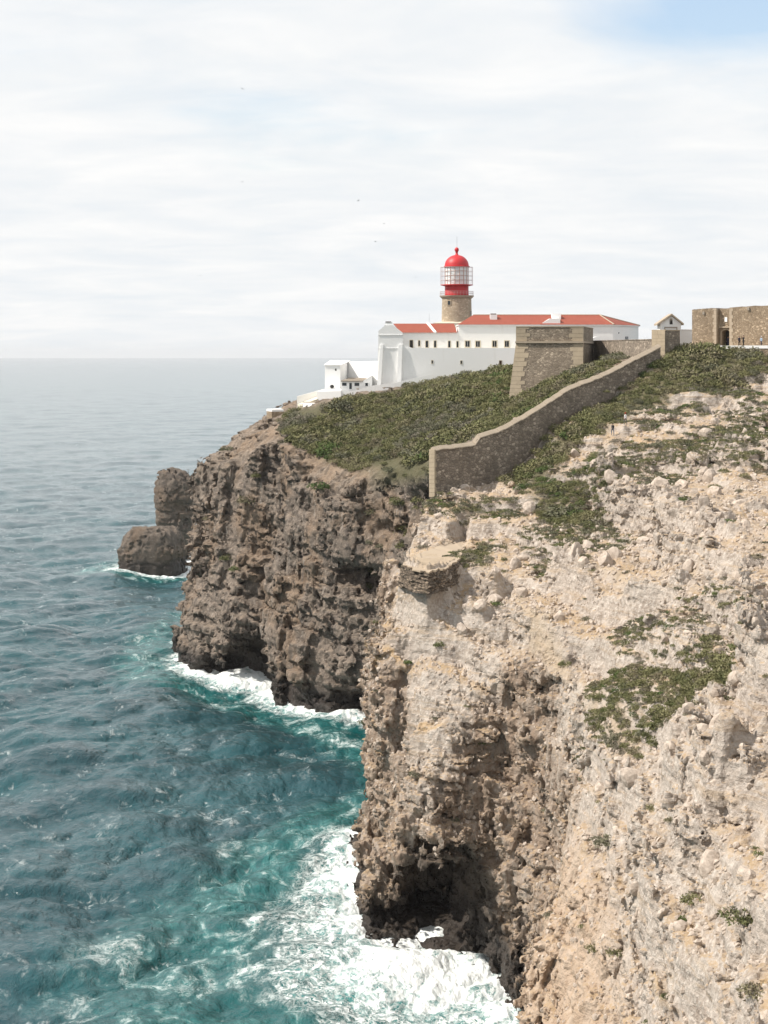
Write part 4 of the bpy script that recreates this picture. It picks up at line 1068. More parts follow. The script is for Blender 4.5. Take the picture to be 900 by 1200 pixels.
# left wing and its end block
wg_ = thing('white_wing', 'low white wing with a two-part red tiled roof, left of the tower', 'building', (10.46, 225, 66), dy=210.9)
ze2 = 73.02
holes = [(5.76,6.45,69.66,71.31),(7.65,8.03,70.02,71.23),(9.28,9.85,69.71,71.16),(11.15,11.64,69.71,71.16),(14.31,14.8,69.71,71.12),(16.17,16.59,69.71,71.08)]
w = wall_open(MB(), 3.99, 16.64, 62, ze2, D - 0.02, 0.3, holes)
w.add([(3.99, D, 62), (3.99, 233, 62), (3.99, 233, ze2), (3.99, D, ze2)], [(0, 1, 2, 3)])
w.build('wall', M['white'], wg_)
for k, h in enumerate(holes): window(wg_, *h, D - 0.02, 0.3, M['cream'], M['dark'] if k == 0 else M['pane'], fw=0.12, name='door' if k == 0 else 'window', bars=False)
zr2 = 75.11
def roof_piece(xa, xb, xc, xd, mat):   # front eave xa..xb, ridge xc..xd
    return MB().add([(xa, D - .3, ze2 - .02), (xb, D - .3, ze2 - .02), (xd, 228, zr2), (xc, 228, zr2), (xb, 234, ze2), (xa, 234, ze2)], [(0, 1, 2, 3), (3, 2, 4, 5), (0, 3, 5), (1, 4, 2), (0, 5, 4, 1)])
roof_piece(3.8, 11.22, 2.05, 9.67, 0).build('roof', M['tiles'], wg_)
roof_piece(11.6, 16.26, 10.06, 15.83, 0).build('roof', M['tiles'], wg_)
fw_ = MB().hexa([(11.15, D - .36, ze2 - .1), (11.68, D - .36, ze2 - .1), (10.16, 228, zr2 - .1), (9.57, 228, zr2 - .1)],
                [(11.15, D - .36, ze2 + .2), (11.68, D - .36, ze2 + .2), (10.16, 228, zr2 + .25), (9.57, 228, zr2 + .25)])
fw_.build('fire_wall', M['white'], wg_)
MB().tube((10.17, 226, 74), (10.17, 226, 77.3), 0.03, 4).build('mast', M['metal'], wg_)

eb = thing('white_end_block', 'tall white gabled block with two sloping buttresses, left end of the white wing', 'building', (1.3, 220, 60), dy=210.9)
out = [(-1.58, 57), (4.28, 57), (4.13, 72.91), (1.95, 74.6), (0.19, 74.6), (-0.46, 73.95), (-1.21, 73.39)]
MB().slab(out, 217, 226).build('wall', M['white'], eb)
MB().box(0.22, 1.86, 217.3, 219.5, 74.6 - 0.1, 75.25).build('chimney', M['white'], eb)
MB().box(0.33, 1.6, 217.2, 219.4, 75.25, 75.4).build('chimney_cap', M['brown'], eb)
for (t0, t1, b0, b1) in ((446, 449, 439.5, 444.8), (467.2, 471.8, 463.5, 469.5)):
    X_ = lambda p: (p - 450) / 1167 * 216.4
    MB().hexa([(X_(b0), 215.6, 57), (X_(b1), 215.6, 57), (X_(b1), 217.4, 57), (X_(b0), 217.4, 57)], [(X_(t0), 216.7, 70.32), (X_(t1), 216.7, 70.32), (X_(t1), 217.4, 70.32), (X_(t0), 217.4, 70.32)]).build('buttress', M['white'], eb)
for zz_ in (72.46, 69.52):
    MB().box(-1.26, 4.09, 216.9, 217.1, zz_ - 0.12, zz_ + 0.06).build('moulding', M['white'], eb)

rw = thing('retaining_wall', 'long white retaining wall with three tiny openings, above the green scrub', 'wall', (15.81, 218, 60), dy=210.9)
holes = [(10.47,10.8,66.14,66.81),(16.85,17.22,66.07,66.74),(25.4,25.96,65.77,66.77)]
zt_ = 69.56
w = wall_open(MB(), 4.13, 35.33, 56, zt_, 217.02, 0.5, holes)
w.add([(4.13, 217.02, zt_), (35.33, 217.02, zt_), (35.33, 218.0, zt_), (4.13, 218.0, zt_)], [(0, 1, 2, 3)])
w.add([(4.13, 218.0, zt_), (35.33, 218.0, zt_), (35.33, 218.0, zt_ - .9), (4.13, 218.0, zt_ - .9)], [(3, 2, 1, 0)])
w.build('wall', M['white'], rw)
MB().box(4.13, 35.33, 218.0, 221.96, 60, zt_ - .88).build('terrace', M['cream'], rw)
for k, h in enumerate(holes): window(rw, *h, 217.02, 0.5, M['cream'], M['brown'] if k == 2 else M['pane'], fw=0.1, bars=False)
MB().slab([(4.13, zt_ - 0.01), (6.14, zt_ - 0.01), (5.21, 70.05), (4.46, 70.23), (4.13, 70.23)], 217.06, 217.9).build('wall_step', M['white'], rw)

# lower white houses and yard walls at the tip
lo = thing('white_lower_house', 'small white flat-roofed house with one round hole, standing lowest by the cliff tip', 'house', (-10.84, 224, 58), dy=210.9)
zf, zb = 65.68, 66.57
q = [(-13.1, 220), (-9.67, 219.6), (-7.92, 231), (-12.13, 232)]
MB().prism(q, 54, [zf, zf, zb, zb]).build('wall', M['white'], lo)
q2 = [(q[0][0] - .2, q[0][1] - .2), (q[1][0] + .15, q[1][1] - .25), (q[2][0] + .25, q[2][1]), (q[3][0] - .1, q[3][1] + .2)]
MB().prism(q2, [zf + .003, zf + .003, zb + .003, zb + .003], [zf + .2, zf + .2, zb + .2, zb + .2]).build('roof', M['white'], lo)
for (a, b, c, d) in ((392.2, 394.6, 434.8, 431.8), (386.5, 391.2, 455.2, 451)):
    X_ = lambda p: (p - 450) / 1167 * 220; Z_ = lambda p: 68 - (p - 416) / 1167 * 220
    o_ = [(X_((a + b) / 2) + (X_(b) - X_(a)) / 2 * math.cos(t), (Z_(c) + Z_(d)) / 2 + (Z_(d) - Z_(c)) / 2 * math.sin(t)) for t in [2 * math.pi * k / 12 for k in range(12)]]
    MB().slab(o_, 219.7, 220.3).build('vent', M['dark'], lo)
lw_ = thing('white_link_wall', 'plain white wall between the lowest house and the buttressed block', 'wall', (-4.88, 226, 58), dy=210.9)
MB().prism([(-8.24, 229), (-1.4, 218.5), (-1.31, 219.2), (-8.28, 230)], 54, [66.47, 66.69, 66.69, 66.47]).build('wall', M['white'], lw_)
lt = thing('white_lean_to', 'small white lean-to with a grey-brown tiled roof, three windows and a door', 'house', (-6.48, 217, 58), dy=210.9)
holes = [(-9.22,-8.22,61.23,61.91),(-7.63,-7.07,60.52,61.86),(-6.48,-5.44,61.19,61.89),(-4.11,-3.52,61.19,61.89)]
zl = 62.17
w = wall_open(MB(), -9.44, -2.59, 54, zl, 216, 0.3, holes)
w.add([(-4.81, 216, zl), (-2.59, 216, zl), (-2.59, 216, 63.56)], [(0, 1, 2)])
w.add([(-9.44, 216, 54), (-9.44, 224, 54), (-9.44, 224, zl), (-9.44, 216, zl)], [(0, 1, 2, 3)])
w.add([(-2.59, 216, 54), (-2.59, 224, 54), (-2.59, 224, 63.56), (-2.59, 216, 63.56)], [(0, 1, 2, 3)])
w.build('wall', M['white'], lt)
for k, h in enumerate(holes): window(lt, *h, 216, 0.3, M['white'], M['pane'], fw=0.1, name='door' if k == 1 else 'window', bars=False)
MB().hexa([(-9.5, 215.6, zl + .02), (-4.71, 215.6, zl + .02), (-3.15, 223, 62.84 - .2), (-7.83, 223, 62.96 - .2)],
          [(-9.5, 215.6, zl + .16), (-4.71, 215.6, zl + .16), (-3.15, 223, 62.84), (-7.83, 223, 62.96)]).build('roof', M['oldtiles'], lt)
y1 = thing('white_yard_box', 'white walled yard in front of the lowest house, flat pale top', 'wall', (-11.92, 215, 54), dy=210.9)
MB().prism([(-14.67, 214), (-9.38, 213), (-9.45, 215.9), (-9.01, 219), (-12.98, 219.5)], 50, [60.02, 60.19, 60.23, 60.49, 60.38]).build('wall', M['white'], y1)
y2 = thing('white_yard_wall', 'long white sloping yard wall, outermost to the left at the tip', 'wall', (-16.89, 219, 54), dy=210.9)
MB().prism([(-19.19, 217), (-12.95, 219), (-13.0, 219.9), (-19.24, 218)], 50, [58.89, 60.59, 60.59, 58.89]).build('wall', M['white'], y2)
MB().prism([(-19.03, 216.9), (-17.8, 212), (-14.3, 214), (-13.02, 218.9)], 50, [57.22, 57.28, 58.46, 59.56]).build('yard_floor', M['cream'], y2)
y3 = thing('white_hut', 'tiny white hut with a flat sandy roof, half sunk in the scrub at the tip', 'hut', (-15.19, 211, 54), dy=210.9)
q = [(-17.69, 212), (-14.99, 209), (-13.17, 210), (-15.73, 213.5)]
MB().prism(q, 48, 57.65).build('wall', M['white'], y3)
MB().prism([(p[0] * 0.998 - .05, p[1]) for p in q], 57.65 + .003, 57.65 + .16).build('roof', M['quoin'], y3)
MB().box(-15.53, -15.3, 209.2, 209.8, 56.79, 57.45).build('vent', M['dark'], y3)
y4 = thing('stone_terrace', 'small rubble terrace with white top edge, at the cliff edge left of the hut', 'terrace', (-24.73, 222, 52), dy=210.9)
q = [(-26.3, 224), (-24.88, 220), (-22.35, 221), (-23.34, 227)]
MB().prism(q, 47, 55.44).build('stone_body', M['rubble_fort'], y4)
MB().prism(q, 55.44 + .003, 55.94).build('white_edge', M['white'], y4)
bw = thing('white_base_wall', 'low white footing wall rising along the foot of the buttressed block', 'wall', (3.67, 214, 58), dy=210.9)
pts = [(398.7, 461.5), (420, 457.2), (437, 452.4), (458, 450), (482, 445), (506, 438.5)]
X_ = lambda p: (p - 450) / 1167 * 214.5; Z_ = lambda p: 68 - (p - 416) / 1167 * 214.5
MB().slab([(X_(pts[0][0]), 52), (X_(pts[-1][0]), 56)] + [(X_(a), Z_(b)) for a, b in pts[::-1]], 214.2, 214.9).build('wall', M['white'], bw)
print('white buildings', round(time.time() - T0, 1))

# ---------------------------------------------------------------- bastion
ba = thing('stone_bastion', 'massive battered stone bastion with pale corner stones and a string course', 'bastion', (31.75, 370.5, 58))
zs, ztp, zb0 = 70.22, 73.2, 54.0
FL, FR, BRr, BL = Vector((24.7,362.7)), Vector((36.94,360.75)), Vector((41.36,384.15)), Vector((28.6,401.7))
FLb, FRb, BRb, BLb = Vector((22.37,359.77)), Vector((36.42,358.02)), Vector((41.8,385.12)), Vector((26.38,405.6))
v3 = lambda v, z: (v.x, v.y, z)
MB().hexa([v3(FLb, zb0), v3(FRb, zb0), v3(BRb, zb0), v3(BLb, zb0)], [v3(FL, zs), v3(FR, zs), v3(BRr, zs), v3(BL, zs)]).build('battered_wall', M['rubble_bastion'], ba)
MB().hexa([v3(FL, zs + .36), v3(FR, zs + .36), v3(BRr, zs + .36), v3(BL, zs + .36)], [v3(FL, ztp), v3(FR, ztp), v3(BRr, ztp), v3(BL, ztp)]).build('parapet', M['rubble_bastion'], ba)
def grow(ps, d):
    c = sum(ps, Vector((0, 0))) / len(ps); return [p + (p - c).normalized() * d for p in ps]
g = grow([FL, FR, BRr, BL], 0.45)
MB().prism([tuple(p) for p in g], zs + .003, zs + .357).build('string_course', M['coping'], ba)
g = grow([FL, FR, BRr, BL], 0.12)
MB().prism([tuple(p) for p in g], ztp + .003, ztp + .16).build('parapet_cap', M['quoin'], ba)
# corner stones, each its own block, long and short by turns
rq = random.Random(5)
def quoins(bot, top, z0_, z1_, ufront, uside, parent):
    zc_ = z0_; k = 0
    while zc_ < z1_ - 0.25:
        hgt = min(rq.uniform(0.62, 0.95), z1_ - zc_)
        ln = (2.5 if k % 2 else 1.9) * rq.uniform(0.92, 1.08); ld = 1.5 if k % 2 else 2.1
        def cor(z):
            t = (z - z0q) / (z1q - z0q); return bot + (top - bot) * t
        pr = 0.05 + rq.uniform(0, .03)
        def ring(z):
            c = cor(z)
            n1_ = -uside; n2_ = -ufront
            o_ = c + n1_ * pr + n2_ * pr
            return [o_, o_ + ufront * ln, o_ + ufront * ln + uside * 0.5, o_ + ufront * 0.5 + uside * 0.5, o_ + ufront * 0.5 + uside * ld, o_ + uside * ld]
        a_, b_ = ring(zc_ + .02), ring(zc_ + hgt - .02)
        m_ = MB().add([v3(p, zc_ + .02) for p in a_] + [v3(p, zc_ + hgt - .02) for p in b_], [(0, 1, 2, 3, 4, 5)[::-1], (6, 7, 8, 9, 10, 11)] + [(i, (i + 1) % 6, 6 + (i + 1) % 6, 6 + i) for i in range(6)])
        m_.build('corner_stone', M['quoin'], parent)
        zc_ += hgt; k += 1
uf = (FR - FL).normalized()
us_r = (BRr - FR).normalized(); us_l = (BL - FL).normalized()
z0q, z1q = zb0, zs
quoins(FLb, FL, 57.0, zs, uf, us_l, ba)
quoins(FRb, FR, 58.5, zs, -uf, us_r, ba)
z0q, z1q = zs + .36, ztp
quoins(FL, FL, zs + .36, ztp, uf, us_l, ba)
quoins(FR, FR, zs + .36, ztp, -uf, us_r, ba)

# curtain wall from the bastion to the gate pier
cw = thing('curtain_wall', 'level rubble wall joining the bastion to the gate pier', 'wall', (44.39, 360.75, 62))
c0_, c1_ = Vector((41.27,388.05)), Vector((46.07,326.62))
d_ = (c1_ - c0_).normalized(); n_ = Vector((d_.y, -d_.x))
q = [c0_ + n_ * .0, c1_, c1_ - n_ * 1.4, c0_ - n_ * 1.4]
MB().prism([tuple(p) for p in q], 58, [70.73, 70.58, 70.58, 70.73]).build('wall_body', M['rubble'], cw)
q2 = [p + n_ * .08 for p in q[:2]] + [p - n_ * .08 for p in q[2:]]
MB().prism([tuple(p) for p in q2], [70.73 + .003, 70.58 + .003, 70.58 + .003, 70.73 + .003], [70.73 + .15, 70.58 + .15, 70.58 + .15, 70.73 + .15]).build('wall_cap', M['rubble'], cw)
st_ = thing('stub_wall', 'short low rubble wall with grass on it, at the foot of the bastion corner', 'wall', (40.21, 358.8, 64))
q = [(38.46,364.65), (41.72,349.05), (42.0,351.39), (38.7,366.99)]
MB().prism(q, 60, [66.48, 66.83, 66.83, 66.48]).build('wall_body', M['rubble_fort'], st_)

# long wall running down the slope to the cliff edge
WA, WB = Vector((7.0, 273.0)), Vector((46.0, 318.49))
wd = (WB - WA).normalized(); wn = Vector((wd.y, -wd.x))      # wn faces the camera

lwl = thing('long_stone_wall', 'long rubble wall with pale coping running down the slope to the cliff edge', 'wall', (7.0, 273.0, 48))
TOP = [(0.03,54.86),(2.23,55.02),(4.55,55.06),(9.29,55.26),(9.69,56.17),(12.51,56.64),(15.39,57.12),(20.84,58.74),(26.88,60.84),(33.13,63.09),(38.18,64.09),(42.88,65.11),(50.65,67.38),(58.72,69.6)]
THK = 0.75
def wp(s, off, z): p = WA + wd * s + wn * off; return (p.x, p.y, z)
body = MB()
NSG = 60
ss = np.linspace(TOP[0][0], TOP[-1][0], NSG)
zt_ = np.interp(ss, [p[0] for p in TOP], [p[1] for p in TOP])
rw_ = random.Random(9)
for a, b, za_, zb_ in zip(ss, ss[1:], zt_, zt_[1:]):
    body.hexa([wp(a, .12, 40), wp(b, .12, 40), wp(b, -THK, 40), wp(a, -THK, 40)], [wp(a, 0, za_ - .35), wp(b, 0, zb_ - .35), wp(b, -THK, zb_ - .35), wp(a, -THK, za_ - .35)])
body.build('wall_body', M['rubble'], lwl)
s = TOP[0][0]
while s < TOP[-1][0] - 0.3:                     # coping stones, tilted to shed water, each a block of its own
    e_ = min(s + rw_.uniform(0.9, 1.5), TOP[-1][0])
    za_, zb_ = np.interp([s + .02, e_ - .02], [p[0] for p in TOP], [p[1] for p in TOP])
    j = rw_.uniform(-.05, .05)
    if abs(zb_ - za_) > (e_ - s) * 1.2: zb_ = za_
    MB().hexa([wp(s + .02, .20, za_ - .36 + j), wp(e_ - .02, .20, zb_ - .36 + j), wp(e_ - .02, -THK - .1, zb_ - .34), wp(s + .02, -THK - .1, za_ - .34)],
              [wp(s + .02, .16, za_ - .24 + j), wp(e_ - .02, .16, zb_ - .24 + j), wp(e_ - .02, -.4, zb_ + .22 + j), wp(s + .02, -.4, za_ + .22 + j)]).build('coping_stone', M['coping'], lwl)
    s = e_
# pale corner stones at the free end
zc_ = 48.0; k = 0
while zc_ < TOP[0][1] - .4:
    hgt = rw_.uniform(.45, .7)
    MB().hexa([wp(-.06, .16, zc_ + .01), wp(.18 + .2 * (k % 2), .2, zc_ + .01), wp(.18 + .2 * (k % 2), -THK - .06, zc_ + .01), wp(-.06, -THK - .06, zc_ + .01)],
              [wp(-.06, .19, zc_ + hgt), wp(.18 + .2 * (k % 2), .19, zc_ + hgt), wp(.18 + .2 * (k % 2), -THK - .06, zc_ + hgt), wp(-.06, -THK - .06, zc_ + hgt)]).build('corner_stone', M['quoin'], lwl)
    zc_ += hgt + .02; k += 1
# gate pier at the top of the wall
gp = thing('gate_pier', 'square stone pier with one sunny and one dark face, top of the long wall', 'pier', (47.5, 322, 66))
zp = 72.0
SL = (60.14,70.24)[0]; SR = (64.58,70.26)[0]
def ring(o_, z): return [wp(SL - o_, o_ + .05, z), wp(SR + o_, o_ + .05, z), wp(SR + o_, -2.55 - o_, z), wp(SL - o_, -2.55 - o_, z)]
MB().hexa(ring(.08, 60), ring(0, zp)).build('pier_body', M['rubble'], gp)
MB().hexa(ring(.05, zp + .003), ring(.05, zp + .16)).build('pier_cap', M['quoin'], gp)
zc_ = 66.2; k = 0                                   # dressed stones on the sunny face
while zc_ < zp - .3:
    hgt = min(rw_.uniform(.5, .8), zp - zc_)
    cut = rw_.uniform(-1.6, -1.0)
    for o0, o1 in ((.02, cut), (cut - .03, -2.52)):
        MB().hexa([wp(SL - .14, o0, zc_ + .01), wp(SL + .02, o0, zc_ + .01), wp(SL + .02, o1, zc_ + .01), wp(SL - .14, o1, zc_ + .01)],
                  [wp(SL - .13, o0, zc_ + hgt - .01), wp(SL + .02, o0, zc_ + hgt - .01), wp(SL + .02, o1, zc_ + hgt - .01), wp(SL - .13, o1, zc_ + hgt - .01)]).build('facing_stone', M['quoin'], gp)
    zc_ += hgt; k += 1

# white gatehouse behind the pier
gh = thing('white_gatehouse', 'little white gabled gatehouse with a dark niche, behind the stone pier', 'gatehouse', (50.67, 178, 66), dy=167.2)
xa, xb, xm = 48.79, 52.48, 50.82
ze, zpk = 73.58, 74.88
out = [(xa, 64), (xb, 64), (xb, ze), (xm, zpk), (xa, ze)]
MB().slab(out, 176, 179.4).build('wall', M['white'], gh)
rfm = MB()
for (x0_, z0_, x1_, z1_) in ((xa - .55, ze - .35, xm, zpk + .12), (xm, zpk + .12, xb + .45, ze - .3)):
    rfm.hexa([(x0_, 175.6, z0_), (x1_, 175.6, z1_), (x1_, 179.7, z1_), (x0_, 179.7, z0_)], [(x0_, 175.6, z0_ + .32), (x1_, 175.6, z1_ + .32), (x1_, 179.7, z1_ + .32), (x0_, 179.7, z0_ + .32)])
rfm.build('roof', M['coping'], gh)
nx, nz0, nz1 = 50.73, 73.49, 74.24
o_ = [(nx - .26, nz0), (nx + .26, nz0), (nx + .26, nz1)] + [(nx + .26 * math.cos(t), nz1 + .26 * math.sin(t)) for t in (0.8, 1.57, 2.34)] + [(nx - .26, nz1)]
MB().slab(o_, 175.94, 176.2).build('niche', M['grey'], gh)
MB().slab([(p[0] + .04, p[1] - .05) for p in o_][:2] + [(nx + .14, nz1 - .1), (nx - .1, nz1 - .1)], 175.90, 175.95).build('niche_recess', M['dark'], gh)
MB().box(49.53, 51.82, 175.86, 176.1, 72.8, 72.98).build('lintel', M['grey'], gh)
MB().box(49.53, 49.68, 175.88, 176.1, 66, 72.8 - .002).build('jamb', M['grey'], gh)
MB().box(51.67, 51.82, 175.88, 176.1, 66, 72.8 - .002).build('jamb', M['grey'], gh)
gw = thing('white_gate_wall', 'plain white wall filling the gap between gatehouse and fort gate wall', 'wall', (53.69, 177, 66), dy=168.15)
MB().box(52.48, 54.83, 177, 177.8, 64, 72.46).build('wall', M['white'], gw)
MB().box(52.48, 54.83, 176.93, 177.87, 72.46 + .003, 72.55).build('wall_cap', M['white'], gw)

# ---------------------------------------------------------------- fort gate wall
fo = thing('fort_gate_wall', 'high sandy rubble fort wall with an arched doorway in a tall recess', 'fort', (58.61, 335.4, 66))
FA, FB = Vector((53.36,336.38)), Vector((78.22,317.85))
fd = (FB - FA).normalized(); fnn = Vector((fd.y, -fd.x)); FLn = (FB - FA).length
def fs(px):      # distance along the wall of a sight line
    return px
def fp(s, off, z): p = FA + fd * s + fnn * off; return (p.x, p.y, z)
ztA, ztB = 75.89, 77.05
ztop = lambda s: ztA + (ztB - ztA) * s / FLn
S = [4.66,7.16,5.13,6.68]          # left of recess, recess right, door left, door right
zbm = 64.0
fbm_ = MB()
def fbox(mb, s0, s1, o0, o1, z0, z1a, z1b): mb.hexa([fp(s0, o0, z0), fp(s1, o0, z0), fp(s1, o1, z0), fp(s0, o1, z0)], [fp(s0, o0, z1a), fp(s1, o0, z1b), fp(s1, o1, z1b), fp(s0, o1, z1a)])
nb = 10
for s0, s1 in ((0, S[0]), (S[1], FLn)):
    for k in range(nb):
        a, b = s0 + (s1 - s0) * k / nb, s0 + (s1 - s0) * (k + 1) / nb
        fbox(fbm_, a, b, 0, -6, zbm, ztop(a) + rw_.uniform(-.08, .08), ztop(b) + rw_.uniform(-.08, .08))
fbm_.build('wall_body', M['rubble_fort'], fo)
RD = -1.1
zar, zdoor = 71.87, 72.35
rec = MB()
dl, dr = S[2], S[3]; dm = (dl + dr) / 2; rad = (dr - dl) / 2
fbox(rec, S[0], dl, RD, -6, zbm, zdoor + .3, zdoor + .3); fbox(rec, dr, S[1], RD, -6, zbm, zdoor + .3, zdoor + .3)
fbox(rec, S[0], S[1], RD, -6, zdoor + .3, ztop(S[0]) - .1, ztop(S[1]) - .1)
for k in range(10):                # the curve of the arch
    t0, t1 = math.pi * k / 10, math.pi * (k + 1) / 10
    za0, za1 = zar + rad * 1.0 * math.sin(t0) * (zdoor - zar) / rad, zar + math.sin(t1) * (zdoor - zar)
    s0, s1 = dm + rad * math.cos(t0), dm + rad * math.cos(t1)
    rec.hexa([fp(s1, RD, za1), fp(s0, RD, za0), fp(s0, -6, za0), fp(s1, -6, za1)], [fp(s1, RD, zdoor + .3), fp(s0, RD, zdoor + .3), fp(s0, -6, zdoor + .3), fp(s1, -6, zdoor + .3)])
rec.build('recess_wall', M['rubble_fort'], fo)
def arch_piece(t0, t1, r0_, r1_):
    m_ = MB(); asp = (zdoor - zar) / rad
    P_ = [(dm + r0_ * math.cos(t), zar + r0_ * math.sin(t) * asp) for t in (t0, t1)] + [(dm + r1_ * math.cos(t), zar + r1_ * math.sin(t) * asp) for t in (t1, t0)]
    m_.add([fp(a, RD + .08, b) for a, b in P_] + [fp(a, RD - .3, b) for a, b in P_], [(0, 1, 2, 3), (7, 6, 5, 4), (0, 4, 5, 1), (1, 5, 6, 2), (2, 6, 7, 3), (3, 7, 4, 0)]); return m_
for k in range(7):
    arch_piece(math.pi * k / 7 + .02, math.pi * (k + 1) / 7 - .02, rad * .97, rad * 1.28).build('arch_stone', M['coping'], fo)
for s0, s1 in ((dl - rad * .28, dl + .03), (dr - .03, dr + rad * .28)):
    zc_ = 65.5
    while zc_ < zar - .2:
        hgt = min(.6, zar - zc_); m_ = MB(); fbox(m_, s0, s1, RD + .08, RD - .3, zc_ + .01, zc_ + hgt - .01, zc_ + hgt - .01); m_.build('jamb_stone', M['coping'], fo); zc_ += hgt
m_ = MB(); fbox(m_, dl - .05, dr + .05, -2.6, -2.7, zbm, zdoor + .2, zdoor + .2); m_.build('door', M['dark'], fo)
m_ = MB(); fbox(m_, S[0] + .02, S[1] - .02, RD + .35, RD, 72.68, 72.91, 72.91); m_.build('ledge', M['coping'], fo)
m_ = MB(); fbox(m_, 5.71, 6.2, RD + .1, RD, 73.7, 74.5, 74.5); m_.build('coat_of_arms', M['white'], fo)
for s0, s1 in ((S[0] - .5, S[0] + .02), (S[1] - .02, S[1] + .45)):
    zc_ = 65.0; k = 0
    while zc_ < ztop(s0) - .3:
        hgt = min(rw_.uniform(.5, .75), ztop(s0) - .05 - zc_); m_ = MB()
        fbox(m_, s0 - .2 * (k % 2) * (s0 < S[0]), s1 + .2 * (k % 2) * (s0 > S[0]), .06, -.5, zc_ + .01, zc_ + hgt - .01, zc_ + hgt - .01); m_.build('corner_stone', M['coping'], fo); zc_ += hgt; k += 1
for (px_, dz_) in ((2.3, 1.0), (10.75, .7)):
    m_ = MB(); fbox(m_, px_ - .2, px_ + .2, .25, -.1, ztop(px_) - dz_, ztop(px_) - dz_ + .5, ztop(px_) - dz_ + .5); m_.build('waterspout', M['grey'], fo)

# paved path and its low parapet
pw = thing('path_parapet', 'low white-topped parapet along the path in front of the fort', 'parapet', (56.21, 319.8, 66))
PA, PB = Vector((49.58,324.68)), Vector((77.26,313.95))
pd = (PB - PA).normalized(); pn = Vector((pd.y, -pd.x)); PL = (PB - PA).length
def pp_(s, o_, z): p = PA + pd * s + pn * o_; return (p.x, p.y, z)
z1p = 69.57
MB().hexa([pp_(0, 0, 60), pp_(PL, 0, 60), pp_(PL, -.6, 60), pp_(0, -.6, 60)], [pp_(0, 0, z1p - .5), pp_(PL, 0, z1p - .5), pp_(PL, -.6, z1p - .5), pp_(0, -.6, z1p - .5)]).build('wall_body', M['rubble_fort'], pw)
MB().hexa([pp_(-.3, .08, z1p - .497), pp_(PL, .08, z1p - .497), pp_(PL, -.68, z1p - .497), pp_(-.3, -.68, z1p - .497)], [pp_(-.3, .08, z1p), pp_(PL, .08, z1p), pp_(PL, -.68, z1p), pp_(-.3, -.68, z1p)]).build('white_coping', M['white'], pw)
MB().hexa([pp_(-.9, .05, z1p - 1.6), pp_(-.3, .05, z1p - 1.6), pp_(-.3, -.5, z1p - 1.6), pp_(-.9, -.5, z1p - 1.6)], [pp_(-.9, .05, z1p + .55), pp_(-.3, .05, z1p - .02), pp_(-.3, -.5, z1p - .02), pp_(-.9, -.5, z1p + .55)]).build('white_end_sweep', M['white'], pw)
ph_ = MB().prism([pp_(0, -.7, 0)[:2], pp_(PL, -.7, 0)[:2], fp(FLn, -.2, 0)[:2], fp(0, -.2, 0)[:2]], 62.0, z1p - 0.14).build('path', M['quoin'])
setting(ph_, 'path')
PATH_Z = z1p - 0.14
# dry stone base that carries the sandy ledge
lb_ = thing('dry_stone_base', 'dark dry stone base carrying the flat sandy ledge, at the edge of the near cliff', 'wall', (4.85,245.2, 34))
q = [Vector(v) for v in [(2.06,234.01),(3.43,229.37),(5.28,226.67),(7.29,230.28),(9.67,241.85),(10.97,262.73),(7.68,256.9),(4.12,247.01)]]
cq = sum(q, Vector((0, 0))) / len(q)
dense_ = []
for k in range(len(q)):
    a_, b_ = q[k], q[(k + 1) % len(q)]; m_ = max(1, int((b_ - a_).length / 0.8))
    dense_ += [a_ + (b_ - a_) * i / m_ for i in range(m_)]
lvl = [40.2 + 2.35 * i / 12 for i in range(13)]
sb = MB(); nq = len(dense_)
for i, zz_ in enumerate(lvl):
    ff = 1.10 - 0.10 * i / 12
    for p in dense_:
        j = Vector((rw_.uniform(-.22, .22), rw_.uniform(-.28, .28))) if i < 12 else Vector((0, 0))
        pt = cq + (p - cq) * ff + j; sb.v.append((pt.x, pt.y, zz_ + (rw_.uniform(-.12, .12) if 0 < i < 12 else 0)))
for a in range(len(lvl) - 1):
    for k in range(nq): sb.f.append((a * nq + k, a * nq + (k + 1) % nq, (a + 1) * nq + (k + 1) % nq, (a + 1) * nq + k))
sb.f.append(tuple(range((len(lvl) - 1) * nq, len(lvl) * nq)))
sb.build('stone_body', M['rubble_dark'], lb_)
q3 = [cq + (p - cq) * rw_.uniform(.93, 1.07) for p in dense_]
MB().prism([tuple(p) for p in q3], 42.553, [42.66 + rw_.uniform(0, .22) for p in q3]).build('sandy_top', M['sand'], lb_)
print('fort', round(time.time() - T0, 1))

